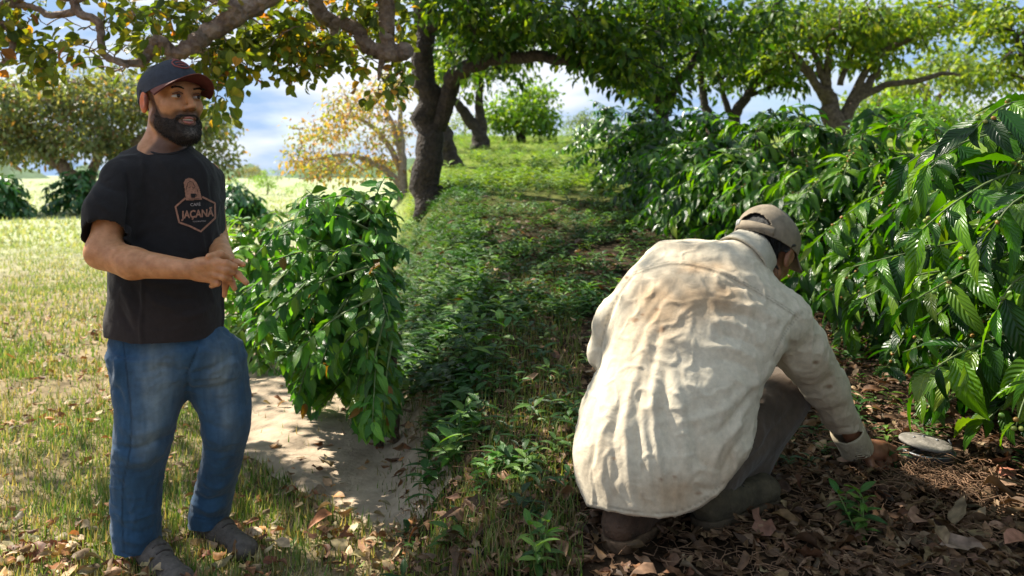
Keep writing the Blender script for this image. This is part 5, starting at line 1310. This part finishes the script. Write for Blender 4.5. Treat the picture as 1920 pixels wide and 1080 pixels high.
def tree(label, base, limbs, blobs, leaf, per, crad, pal, bark, name='tree', w8=None, proto=None, mat=None, twr=.018, group=None, carve=None, cat='tree', wts=None, maxlink=99, vis=None, leafkeep=None):
    """limbs: list of (points, radii); blobs: (centre, radii, clusters)"""
    t = thing(name, label, cat, tuple(base), group)
    b = Batch(); sk = []
    for pts, rad in limbs:
        pts = smooth_pl(np.array(pts, float), 5); rad = np.interp(np.linspace(0, 1, len(pts)), np.linspace(0, 1, len(rad)), rad)
        pts = pts+rng.normal(0, 1, pts.shape)*rad[:, None]*.16*(np.arange(len(pts)) > 0)[:, None]
        b.tube(pts, rad, 10); sk += list(pts[len(pts)//3:])
    cl = []
    for c, r, n in blobs:
        q = rdir(n)*(rng.uniform(0, 1, (n, 1))**.38)*np.array(r)+np.array(c); cl.append(q)
    cl = np.concatenate(cl)
    sk = np.array(sk); d0 = np.min(np.linalg.norm(cl[:, None]-sk[None], axis=2), axis=1); cl = cl[np.argsort(d0)]
    S_ = [tuple(p) for p in sk]; P_ = np.zeros((len(sk)+len(cl)*4, 3)); P_[:len(sk)] = sk; m = len(sk)
    for c in cl:
        dd = np.linalg.norm(P_[:m]-c, axis=1)+.6*np.maximum(0, P_[:m, 2]-c[2]); k = int(np.argmin(dd)); a = P_[k].copy(); L = np.linalg.norm(c-a)
        if L > maxlink: continue
        mid = (a+c)/2+np.array([0, 0, .12*L])+rng.normal(0, .07*L, 3); q = np.array([a, a*.6+mid*.4+rng.normal(0, .03*L, 3), mid, mid*.45+c*.55+rng.normal(0, .04*L, 3), c])
        r0 = min(twr*(.35+.5*L/crad*.5), twr*1.6)
        b.tube(q, np.linspace(r0, twr*.22, 5), 4); P_[m:m+4] = q[1:]; m += 4
    b.build('trunk', bark, t)
    n = len(cl)*per; ctr = np.repeat(cl, per, axis=0); off = rdir(n)*(rng.uniform(0, 1, (n, 1))**.45)*crad*np.array([1, 1, .75]); pos = ctr+off
    if carve is not None:
        k = ~carve(pos); pos, off = pos[k], off[k]; n = len(pos)
    if leafkeep is not None:
        k = leafkeep(pos); pos, off = pos[k], off[k]; n = len(pos)
    dr = norm(off)*.8+rdir(n)*.8+np.array([0, 0, -.35]); nr = np.array([0, 0, 1.0])+.6*rng.standard_normal((n, 3))
    c = pick(pal, n, .18, wts)
    cn = (1+.22*vnoise(pos, .9/crad, 3))[:, None]; c = c*cn
    pr = proto or leaf_proto(4, 2, .5, 0, .2, .3, 3)
    scatter('crown', pr, pos, frames(dr, nr), leaf*rng.uniform(.6, 1.25, n), np.clip(c, .004, 1), mat or tree_leaf, t)
    return t

def sunline(p, targets):
    """True where a leaf would shade one of the targets (x, y, z, radius)"""
    s = np.array(SUN); m = np.zeros(len(p), bool)
    for x, y, z, r in targets:
        q = p-np.array([x, y, z]); u = q@s; m |= (np.linalg.norm(q-u[:, None]*s, axis=1) < r) & (u > 0)
    return m

def behind():  # unseen tree, added to cut the sky fill on the right side
    limbs = [([(3.4, -3.6, -1.5), (3.3, -3.4, 0.4), (2.9, -2.9, 2.2), (2.4, -2.3, 3.2)], [.28, .22, .18, .12]), ([(2.9, -2.9, 2.2), (1.6, -3.2, 3.2), (.6, -3.3, 3.6)], [.14, .1, .06]), ([(3.1, -3.1, 1.6), (4.2, -2.2, 2.8), (4.8, -1.2, 3.4)], [.14, .1, .06])]
    bl = [((x, y, 2.6+.5*math.sin(x*2+y)+.12*abs(y+2.5)), (1.0, 1.0, .8), 15) for x in (.6, 1.9, 3.2, 4.5) for y in (-4.6, -3.2, -1.8, -.5)]
    bl += [((x, -5.0, z), (1.2, .8, .8), 14) for x in (.4, 2.0, 3.6, 5.2) for z in (.2, 1.2, 2.2)]
    bl += [((6.0, y, z), (.8, 1.2, .8), 12) for y in (-3.5, -1.5, .5) for z in (.2, 1.4, 2.6)]
    tree('added dark leafy tree, unseen behind the viewer, blocking sky light from the crouching man', (3.4, -3.6, -1.4), limbs, bl, .15, 26, .45, [(.03, .08, .012), (.05, .11, .015)], bark_dark, 'shade_tree', twr=.02)

def trees():
    rp = leaf_proto(7, 4, .74, 0, .15, .25, 3, base=1.15)
    def frontclear(p):
        px, py = proj(p); k = (px < 770) | (py < -60)
        for pl, w, dd in (([(540, -40), (470, 15), (395, 62), (318, 112)], 27, 4.75), ([(585, -30), (605, 30), (668, 55), (690, 85), (715, 100), (760, 96)], 20, 5.3), ([(722, -40), (724, 85), (709, 150)], 17, 5.3), ([(320, -30), (240, -20), (145, 20), (185, 45), (190, 85), (235, 118)], 8, 4.4)):
            d, _ = pdist(px, py, pl); k &= ~((d < w) & (p[:, 1] < dd) & (p[:, 1] > 3.5))
        return k
    # near tree whose limbs cross the top of the left half
    gl = [(.10, .16, .028), (.15, .20, .03), (.07, .12, .025), (.28, .26, .035), (.42, .25, .035), (.30, .13, .04)]; wts = [.32, .30, .24, .07, .045, .025]
    hub = np.array([-1.35, 4.3, 2.1])
    limbs = [([(-4.3, 2.2, -1.4), (-4.1, 2.4, 0.2), (-3.4, 3.0, 1.6), (-2.3, 3.8, 2.1), hub], [.24, .19, .16, .13, .11]),
             ([hub, P(600, -110, 4.5), P(520, -25, 4.5), P(450, 25, 4.45), P(395, 62, 4.4), P(350, 92, 4.35), P(318, 112, 4.35)], [.10, .075, .066, .060, .052, .045, .03]),
             ([P(450, 25, 4.45), P(425, 5, 4.4), P(380, -15, 4.4), P(320, -30, 4.3)], [.05, .045, .04, .03]),
             ([P(330, 103, 4.35), P(300, 75, 4.3), P(283, 90, 4.3), P(270, 115, 4.3), P(235, 118, 4.25), P(200, 110, 4.2)], [.038, .034, .03, .026, .02, .014]),
             ([P(320, -30, 4.3), P(240, -20, 4.3), P(150, -5, 4.3), P(145, 20, 4.3), P(185, 45, 4.3), P(190, 85, 4.3), P(200, 105, 4.25), P(240, 125, 4.2)], [.035, .03, .026, .024, .022, .020, .016, .01]),
             ([P(150, -5, 4.3), P(60, -10, 4.3), P(-10, 25, 4.3), P(22, 60, 4.3), P(18, 105, 4.3), P(-10, 130, 4.3)], [.026, .024, .02, .018, .016, .012]),
             ([P(145, 20, 4.3), P(95, 28, 4.3), P(60, 12, 4.3), P(0, 12, 4.3)], [.022, .018, .016, .012]),
             ([hub, P(560, -120, 5.0), P(585, -30, 5.0), P(605, 30, 5.0), P(640, 45, 5.0), P(668, 55, 5.0), P(690, 85, 5.0), P(715, 100, 5.0), P(760, 96, 5.0)], [.10, .07, .055, .048, .046, .044, .048, .055, .06]),
             ([hub, P(700, -150, 5.0), P(722, -40, 5.0), P(726, 40, 5.0), P(724, 85, 5.0), P(714, 120, 5.0), P(709, 150, 5.0)], [.10, .07, .058, .052, .044, .018, .008]),
             ([P(640, 45, 5.0), P(612, 85, 5.0), P(595, 108, 5.0), P(600, 128, 5.0)], [.024, .02, .015, .008])]
    blobs = []
    for (px, py, d, rx, ry, rz, n) in ((60, 55, 4.5, .35, .5, .22, 20), (60, 110, 4.4, .3, .4, .12, 12), (180, 60, 4.6, .4, .5, .22, 24), (230, 105, 4.5, .3, .4, .12, 16), (300, 60, 4.6, .35, .5, .2, 22), (380, 110, 4.6, .25, .3, .10, 12), (430, 60, 4.7, .35, .5, .2, 24), (455, 105, 4.7, .12, .2, .16, 8), (500, 85, 4.8, .28, .4, .12, 16), (560, 60, 5, .4, .5, .22, 26), (570, 130, 5, .12, .2, .12, 9),
                                       (640, 90, 5, .25, .3, .12, 12), (650, 20, 5.2, .4, .5, .2, 20), (735, 150, 5, .12, .25, .12, 12), (740, 60, 5.2, .14, .4, .25, 16), (690, 10, 5.2, .3, .5, .2, 14), (420, 165, 4.5, .06, .1, .12, 4), (400, 205, 4.45, .05, .1, .06, 2)):
        blobs.append((P(px, py, d), (rx, ry, rz), n))
    blobs += [((-2.9, 4.2, 2.2), (1.3, 1.3, .5), 34), ((-4.3, 4.6, 2.0), (1.2, 1.4, .7), 36), ((-1.6, 4.4, 2.3), (1.2, 1.4, .35), 16), ((-4.6, 3.2, 1.6), (1.2, 1.0, .6), 24)]
    man_sun = [(*P(560, 470, 3.3), .24), (*P(640, 400, 3.4), .16), (*P(500, 560, 3.2), .14), (*P(600, 640, 3.1), .12), (*P(690, 480, 3.3), .10), (*P(560, 740, 3.0), .08), (*P(700, 760, 2.95), .10), (*P(620, 780, 3.7), .12), (*P(520, 760, 3.9), .10), (*P(700, 930, 3.1), .10), (*P(600, 860, 3.6), .14), (*P(680, 840, 3.8), .12), (*P(740, 900, 3.4), .10), (*P(520, 800, 4.1), .16), (*P(640, 740, 4.7), .2), (*P(250, 300, 2.6), .05), (*P(285, 150, 2.6), .09), (*P(300, 245, 2.62), .045), (*P(345, 320, 2.58), .035), (*P(225, 880, 2.55), .06), (*P(450, 830, 2.65), .05), (*P(520, 950, 2.9), .10), (*P(235, 560, 2.6), .05), (*P(600, 820, 3.2), .08), (*P(560, 700, 3.6), .10), (*P(650, 900, 3.0), .08)]
    tree('gnarled cashew-like tree reaching over the standing man, yellowing round leaves', (-4.3, 2.2, -1.35), limbs, blobs, .074, 14, .15, gl, bark_mid, 'overhanging_tree', proto=rp, mat=round_leaf, twr=.009, wts=wts,
         carve=lambda p: sunline(p, man_sun), leafkeep=frontclear)
    # unseen tree added behind the photographer to hold back sky light
    behind()
    # ---- far left
    def far_tree(label, px, y, ztop, w, n, leaf, per, crad, pal, bark, trunks, blobs, **kw):
        x = (px-960)/F*y; zb = float(gz(x, y))
        lim = []
        for tp, rd in trunks: lim.append(([P(a, b, y+dy) if b is not None else (((a-960)/F*y), y+dy, zb-.1) for a, b, dy in tp], rd))
        bl = [(P(a, b, y+dy), (rx/F*y, rd_, rz/F*y), nn) for a, b, dy, rx, rd_, rz, nn in blobs]
        return tree(label, (x, y, zb), lim, bl, leaf, per, crad, pal, bark, **kw)
    far_tree('broad grey-green tree with leaning trunk in the field behind the standing man', 188, 27, 0, 0, 0, .20, 80, .85, [(.12, .16, .085), (.16, .20, .11), (.08, .11, .06), (.22, .23, .14), (.30, .19, .11)], bark_mid,
             [([(192, None, 0), (165, 355, 0), (120, 318, 0), (60, 270, 0), (20, 230, 0)], [.34, .30, .24, .16, .10]), ([(195, None, 0), (200, 340, 0), (230, 290, 0), (300, 230, 0)], [.26, .22, .16, .08]), ([(165, 355, 0), (180, 300, .5), (190, 240, 1), (180, 180, 1)], [.2, .16, .12, .06])],
             [(60, 190, 0, 80, 2, 40, 34), (180, 180, 0, 90, 2.5, 45, 44), (290, 200, 0, 70, 2, 45, 34), (370, 240, 0, 45, 1.5, 45, 22), (60, 270, 0, 70, 2, 35, 28), (190, 265, 0, 80, 2, 35, 30), (400, 290, 0, 28, 1, 25, 8), (0, 230, 0, 60, 2, 60, 20), (-80, 230, 0, 60, 2, 60, 16)], wts=[.32, .28, .2, .14, .06], twr=.05)
    far_tree('sparse tree with orange and yellow leaves and pale bare branches beyond the coffee bush', 752, 26, 0, 0, 0, .17, 18, .62, [(.27, .24, .09), (.34, .25, .11), (.33, .18, .09), (.17, .23, .06), (.28, .29, .10)], bark_pale,
             [([(755, None, 0), (756, 340, 0), (752, 270, 0), (750, 200, 0)], [.20, .17, .12, .06]), ([(755, 350, 0), (710, 310, 0), (650, 290, 0), (580, 300, 0)], [.14, .10, .07, .03]), ([(752, 320, 0), (720, 260, .5), (670, 220, .5), (620, 220, .5)], [.12, .09, .06, .03]), ([(752, 290, 0), (730, 220, 0), (700, 180, 0)], [.1, .07, .03]), ([(650, 290, 0), (610, 330, 0), (560, 335, 0)], [.05, .04, .02])],
             [(725, 165, 0, 40, 1.5, 30, 34), (665, 200, 0, 50, 1.6, 34, 40), (610, 250, 0, 45, 1.6, 25, 28), (570, 295, 0, 32, 1.4, 24, 22), (640, 310, 0, 60, 2, 26, 36), (720, 290, 0, 40, 2, 45, 26), (735, 230, 0, 28, 2, 40, 18)], twr=.035)
    # field bushes and distant trees
    fg = [(.16, .30, .05), (.22, .36, .07), (.12, .24, .05)]
    for i, (lab, px, y, w, top, pal) in enumerate((('bright lime green bush far off behind the standing man\'s shoulder', 500, 48, 36, 318, fg), ('far green bush just right of the lettered shirt', 432, 55, 24, 328, fg), ('brownish far tree on the skyline', 466, 120, 26, 305, [(.20, .19, .11), (.16, .17, .08)]), ('dull green far tree on the skyline', 520, 130, 34, 310, [(.14, .21, .09)]),
                                                   ('pale green bush in the far field at the left', 250, 60, 40, 333, fg), ('far bush between the trunk and the left edge', 90, 65, 60, 336, fg), ('lime bush under the orange tree', 570, 44, 40, 338, fg))):
        x = (px-960)/F*y; zb = float(gz(x, y)); zt = (HY-top)/F*y; h = (zt-zb); rx = w/F*y
        tree(lab, (x, y, zb), [([(x, y, zb-.1), (x+.1, y, zb+h*.3), (x, y, zb+h*.7)], [h*.03, h*.025, h*.01])], [((x, y, zb+h*.55), (rx, rx*.7, h*.38), 36)], h*.075, 26, h*.17, pal, bark_mid, name='bush' if y < 100 else 'distant_tree', twr=h*.006, group='bushes and trees of the far left field', cat='bush' if y < 100 else 'tree')
    # ---- right half: shade trees
    dk = [(.022, .065, .008), (.04, .10, .010), (.08, .155, .014), (.17, .26, .02)]
    x0 = (806-960)/F*12.1; z0 = float(gz(x0, 12.1))
    back = [(*P(1220, 620, 2.15), .20), (*P(1190, 730, 2.12), .16), (*P(1270, 530, 2.25), .15), (*P(1340, 560, 2.25), .07), (*P(1150, 830, 2.08), .14), (*P(1230, 880, 2.05), .07), (*P(1260, 640, 2.15), .10), (*P(1150, 650, 2.3), .07), (*P(1430, 440, 2.45), .07), (*P(1290, 490, 2.35), .07), (*P(1400, 540, 2.3), .04), (*P(1500, 600, 2.35), .05), (*P(1145, 985, 2.1), .045),
            (*P(1130, 1060, 2.08), .08), (*P(1800, 680, 2.3), .22), (*P(1740, 560, 2.4), .20), (*P(1720, 440, 2.4), .16), (*P(1600, 480, 2.9), .22), (*P(1850, 330, 2.5), .16), (*P(1560, 330, 4.0), .35), (*P(1420, 300, 5), .4), (*P(1300, 330, 6.3), .4), (*P(1750, 830, 2.75), .08), (*P(1770, 925, 2.45), .08), (*P(1620, 800, 2.65), .05), (*P(1500, 860, 2.6), .06),
            *[((px_-960)/F*y_, y_, float(gz((px_-960)/F*y_, y_)), r_) for px_, y_, r_ in ((900, 8, .40), (1000, 9.5, .45), (1100, 11, .5), (850, 10, .4), (980, 13, .6), (1080, 7, .3), (1150, 6.3, .3), (830, 7.2, .3), (940, 5.6, .26), (1040, 5.2, .22), (860, 4.6, .2), (1120, 8.6, .35), (1180, 5, .2), (880, 14, .6), (1030, 15, .7))],
            (*P(920, 650, 3.9), .22), (*P(880, 800, 2.9), .12), (*P(1000, 700, 3.6), .12), (*P(960, 880, 2.6), .10), (*P(830, 490, 6.4), .35), (*P(1060, 760, 3.1), .10), (*P(1120, 430, 8.5), .4), (*P(900, 1010, 2.2), .07), (*P(1100, 930, 2.35), .07), (*P(1900, 500, 2.3), .12), (*P(1910, 950, 2.3), .08), (*P(1560, 590, 3.2), .14)]
    limbs = [([(x0, 12.1, z0-.2), P(803, 300, 12.1), P(800, 200, 12.1), P(796, 100, 12), P(790, 0, 12), P(800, -140, 11)], [.27, .215, .20, .17, .15, .12]),
             ([P(812, 250, 12.1), P(840, 190, 12), P(850, 140, 11.8), P(900, 118, 11.6), P(960, 108, 11.4), P(1040, 110, 11), P(1110, 125, 11), P(1190, 150, 11)], [.15, .13, .12, .105, .095, .08, .06, .03]),
             ([P(800, -60, 11.5), P(900, -200, 10), P(1000, -420, 8), (-.6, 6.5, 3.6)], [.15, .12, .10, .06]), ([P(796, 20, 12), P(720, -140, 11), (-3.2, 8.5, 3.4), (-3.8, 6.0, 3.3)], [.14, .11, .09, .05]),
             ([P(795, 60, 12), P(880, 20, 12), P(980, -10, 12), P(1100, 0, 12)], [.11, .09, .07, .04])]
    bl = []
    for (px, py, d, rx, ry, rz, n) in ((820, 20, 12, 45, 1.5, 40, 16), (900, 30, 11.5, 80, 1.6, 45, 44), (900, 85, 11.5, 70, 1.2, 22, 20), (1000, 40, 11, 80, 1.6, 45, 46), (1090, 50, 11, 80, 1.6, 48, 46), (1130, 110, 11, 60, 1.2, 28, 20), (1190, 130, 11, 55, 1.2, 34, 22), (1200, 50, 11, 80, 1.6, 50, 42), (900, 130, 12, 60, 1.0, 14, 8)):
        bl.append((P(px, py, d), (rx/F*d, ry, rz/F*d), n))
    for cx in (-4.6, -3.6, -2.6, -1.7):
        for cy in (3.9, 5.2, 6.5, 7.8, 9.2):
            if cx < -4 and cy < 4.5: continue
            zc = 2.9+.25*math.sin(cx*3+cy*2)+max(0, (cy-8))*.25
            bl.append(((cx, cy, zc), (.75, .8, .35), 9))
    for cx in (-3.6, -2.7, -1.8, -.9):  # out-of-view crown rows added to shade the far coffee row
        for cy in (10.4, 11.6, 12.8, 14.0): bl.append(((cx, cy, 3.7+(cy-8)*.24), (.8, .8, .4), 7))
    for cx, n_ in ((-.8, 7), (.3, 5), (1.4, 10), (2.5, 12), (3.6, 12), (4.7, 12)):  # unseen clusters above the lane, added to block light from the sky
        for cy in (2.2, 3.5, 4.8, 6.1, 7.4, 8.7, 10.0, 11.3):
            bl.append(((cx, cy, 3.3+.2*math.sin(cx*3+cy*2)+max(0, (cy-7))*.28), (.8, .8, .3), n_))
    limbs.append(([(-.6, 6.5, 3.6), (1.0, 6.0, 3.7), (2.6, 5.6, 3.7), (4.2, 5.2, 3.6)], [.07, .06, .05, .03]))
    tree('dark-trunked shade tree with long horizontal limb arching over the grassy lane', (x0, 12.1, z0), limbs, bl, .145, 26, .32, dk, bark_dark, 'shade_tree', twr=.02, wts=[.35, .3, .2, .15],
         carve=lambda p: sunline(p, back+man_sun)|((p[:, 2] < .224*p[:, 1]) & (p[:, 1] < 9.5)), leafkeep=lambda p: (proj(p)[0] > 770) | (proj(p)[1] < -40))
    def rtree(label, px, y, trunks, blobs, pal, leaf, per, crad, bark=bark_dark, wts=None, twr=.04, name='shade_tree', group='shade trees beyond the coffee row', **kw):
        return far_tree(label, px, y, 0, 0, 0, leaf, per, crad, pal, bark, trunks, blobs, wts=wts, twr=twr, name=name, group=group, **kw)
    rtree('slanting dark trunk just behind the first shade tree', 850, 18, [([(852, None, 0), (838, 270, 0), (822, 220, 0), (800, 150, 0), (800, 60, 0)], [.24, .2, .17, .12, .08]), ([(822, 225, 0), (850, 170, 0), (880, 110, 0)], [.12, .1, .06])], [(830, 100, 0, 50, 1.5, 50, 14), (880, 60, 2, 60, 2, 40, 16)], dk, .22, 24, .5)
    rtree('forked tree with a thick stump base in the grassy lane', 902, 27, [([(906, None, 0), (896, 250, 0), (870, 210, 0), (845, 180, 0)], [.40, .24, .18, .10]), ([(904, None, 0), (902, 240, 0), (897, 190, 0), (905, 130, 0)], [.38, .2, .14, .08])], [(870, 140, 0, 60, 2, 36, 22), (940, 120, 0, 60, 2, 36, 22), (960, 60, 0, 90, 2, 40, 20)], [(.06, .13, .018), (.13, .2, .03)], .26, 26, .7)
    rtree('bright green round bushy tree in the clearing', 985, 34, [([(975, None, 0), (970, 240, 0), (950, 210, 0)], [.14, .1, .06]), ([(978, None, 0), (985, 240, 0), (1000, 205, 0)], [.14, .1, .06])], [(980, 210, 0, 62, 1.6, 34, 44), (1005, 180, 0, 36, 1.2, 20, 14), (1020, 232, 0, 24, 1, 16, 10), (945, 225, 0, 34, 1, 22, 14)], [(.11, .22, .025), (.17, .29, .03), (.07, .15, .02)], .27, 30, .6, name='tree', group=None)
    rtree('dark dense tree above the middle of the coffee row', 1238, 17, [([(1238, None, 0), (1240, 235, 0), (1238, 190, 0), (1230, 120, 0), (1210, 30, 0)], [.2, .17, .15, .1, .06]), ([(1240, 200, 0), (1290, 130, 0), (1330, 60, 0)], [.12, .08, .05])],
          [(1235, 160, 0, 42, 1, 34, 26), (1210, 100, 0, 50, 1.4, 50, 26), (1290, 60, 0, 80, 2, 60, 44), (1390, 60, 0, 70, 2, 55, 34), (1230, 10, 0, 80, 2, 40, 24)], dk, .20, 28, .42, wts=[.45, .3, .18, .07])
    rtree('twin-trunk tree with thin curved limbs behind the row', 1355, 21, [([(1338, None, 0), (1332, 230, 0), (1318, 180, 0), (1310, 110, 0)], [.16, .13, .1, .06]), ([(1372, None, 0), (1375, 228, 0), (1396, 185, 0), (1430, 140, 0)], [.2, .16, .12, .06]), ([(1375, 228, 0), (1360, 190, 0), (1350, 140, 0)], [.1, .08, .05]), ([(1396, 185, 0), (1440, 165, 0), (1480, 150, 0)], [.07, .05, .03])],
          [(1330, 110, 0, 60, 2, 36, 26), (1420, 120, 0, 60, 2, 34, 30), (1470, 145, 0, 30, 1, 22, 12), (1380, 150, 0, 70, 2, 14, 8)], dk, .22, 26, .5)
    yg = [(.10, .18, .02), (.16, .24, .025), (.06, .12, .018), (.22, .28, .035)]
    rtree('wide sunlit tree with low fork and one long limb reaching right', 1565, 20, [([(1562, None, 0), (1563, 250, 0), (1556, 200, 0), (1548, 165, 0)], [.34, .3, .22, .16]), ([(1575, 262, 0), (1588, 215, 0), (1610, 180, 0), (1650, 130, 0)], [.22, .17, .13, .07]), ([(1600, 190, 0), (1660, 160, 0), (1720, 152, 0), (1765, 138, 0), (1800, 140, 0)], [.10, .085, .075, .06, .03]),
          ([(1556, 200, 0), (1520, 140, 0), (1480, 90, 0), (1450, 40, 0)], [.14, .1, .08, .04]), ([(1550, 165, 0), (1555, 100, 0), (1570, 30, 0)], [.12, .08, .05]), ([(1552, 175, 0), (1530, 110, 0), (1510, 40, 0)], [.1, .07, .04]), ([(1590, 205, 0), (1640, 110, 0), (1720, 70, 0), (1800, 50, 0)], [.12, .08, .06, .03]), ([(1575, 160, 0), (1600, 90, 0), (1620, 20, 0)], [.08, .06, .04]), ([(1548, 190, 0), (1500, 125, 0), (1440, 105, 0)], [.08, .06, .03])],
          [(1450, 60, 0, 60, 2, 44, 36), (1540, 40, 0, 80, 2.4, 50, 56), (1620, 50, 0, 80, 2.4, 50, 50), (1700, 50, 0, 70, 2.2, 42, 40), (1780, 40, 0, 70, 2, 40, 30), (1450, 110, 0, 40, 1.2, 16, 9), (1640, 110, 0, 50, 1.4, 20, 12), (1560, 110, 0, 50, 1.4, 16, 8)], yg, .20, 26, .42, bark=bark_brown, wts=[.32, .28, .25, .15])
    rtree('light green tree rising behind the long limb at the right', 1740, 36, [([(1745, None, 0), (1742, 220, 0), (1735, 160, 0)], [.24, .2, .12]), ([(1742, 220, 0), (1770, 170, 0), (1820, 130, 0)], [.14, .1, .06])], [(1690, 170, 0, 50, 2, 34, 30), (1760, 140, 0, 60, 2.4, 30, 30), (1840, 150, 0, 55, 2.4, 38, 32), (1800, 100, 0, 60, 2.4, 22, 14), (1640, 200, 0, 50, 2, 26, 26)], [(.16, .24, .05), (.22, .30, .06), (.10, .17, .03)], .30, 26, .75, bark=bark_mid)
    rtree('rounded green tree under the fork of the wide tree', 1650, 28, [([(1650, None, 0), (1652, 240, 0), (1655, 200, 0)], [.12, .1, .05])], [(1640, 225, 0, 46, 1.5, 26, 30), (1700, 215, 0, 40, 1.5, 28, 26), (1760, 225, 0, 40, 1.5, 24, 22)], [(.07, .17, .02), (.12, .23, .025)], .24, 26, .5, name='tree')
    rtree('leafy tree leaning in at the top right corner', 1905, 16, [([(1960, None, 0), (1950, 200, 0), (1930, 120, 0), (1900, 60, 0)], [.2, .16, .1, .05])], [(1890, 40, 0, 45, 1.2, 50, 26), (1880, 120, 0, 26, 1, 24, 8), (1950, 90, 0, 50, 1.2, 70, 26)], yg, .17, 26, .34)
    for i, (lab, px, y, w, top, pal) in enumerate((('hazy far tree left of the bright clearing', 870, 75, 60, 200, yg), ('far dull tree right of the bushy tree', 1100, 95, 44, 200, [(.11, .17, .06)]), ('low far tree line clump above the row', 1180, 110, 50, 205, [(.10, .16, .06)]), ('far tree seen between the twin trunks', 1330, 110, 50, 205, [(.12, .18, .06)]), ('pale far tree in the gap left of the wide tree', 1440, 85, 44, 208, [(.17, .25, .07)]),
                                                   ('olive far tree in the gap beside the wide trunk', 1510, 75, 34, 205, [(.15, .22, .05)]), ('bright field bush behind the end of the row', 1075, 42, 34, 232, [(.2, .32, .04)]), ('green far tree behind the right-hand trees', 1800, 70, 80, 170, yg), ('far tree filling the gap at the right edge', 1900, 60, 60, 180, yg))):
        x = (px-960)/F*y; zb = float(gz(x, y)); zt = (HY-top)/F*y; h = (zt-zb); rx = w/F*y
        tree(lab, (x, y, zb), [([(x, y, zb-.1), (x+.1, y, zb+h*.3), (x, y, zb+h*.7)], [h*.03, h*.025, h*.01])], [((x, y, zb+h*.52), (rx, rx*.7, h*.38), 44)], h*.075, 26, h*.17, pal, bark_mid, name='distant_tree', twr=h*.006, group='distant trees beyond the right field')
    # wooded skyline
    hm = plain('far_woodland', (.07, .12, .05), rough=1, nscale=.6, namp=.4, bump=.8, bscale=1.5)
    n = 260; V = []
    for r in range(14):
        for i in range(n):
            a = -1.2+2.4*i/(n-1); d = 215+r*5; x = d*math.sin(a)*1.05; y = d*math.cos(a)
            base = float(gz(x, y)); pr_ = math.sin(math.pi*min(1, r/13))
            V.append((x, y, base-1+(4.5+2.2*math.sin(a*31+1)+1.5*math.sin(a*77)+1.2*math.sin(a*143))*pr_*(1.0 if x < -.13*y else 1.25)))
    V = np.array(V); V += .9*np.stack([vnoise(V, .12, k) for k in (1, 2, 3)], -1)
    i = np.arange(13)[:, None]*n; j = np.arange(n-1)[None, :]
    o = mesh('far_woods', V, np.stack([i+j, i+j+1, i+n+1+j, i+n+j], -1).reshape(-1, 4), hm); o['kind'] = 'stuff'

# ------------------------------------------------------------------ build everything
build_ground()
trees()
coffee_row()
standing_man()
crouching_man()
tin()
ground_cover()
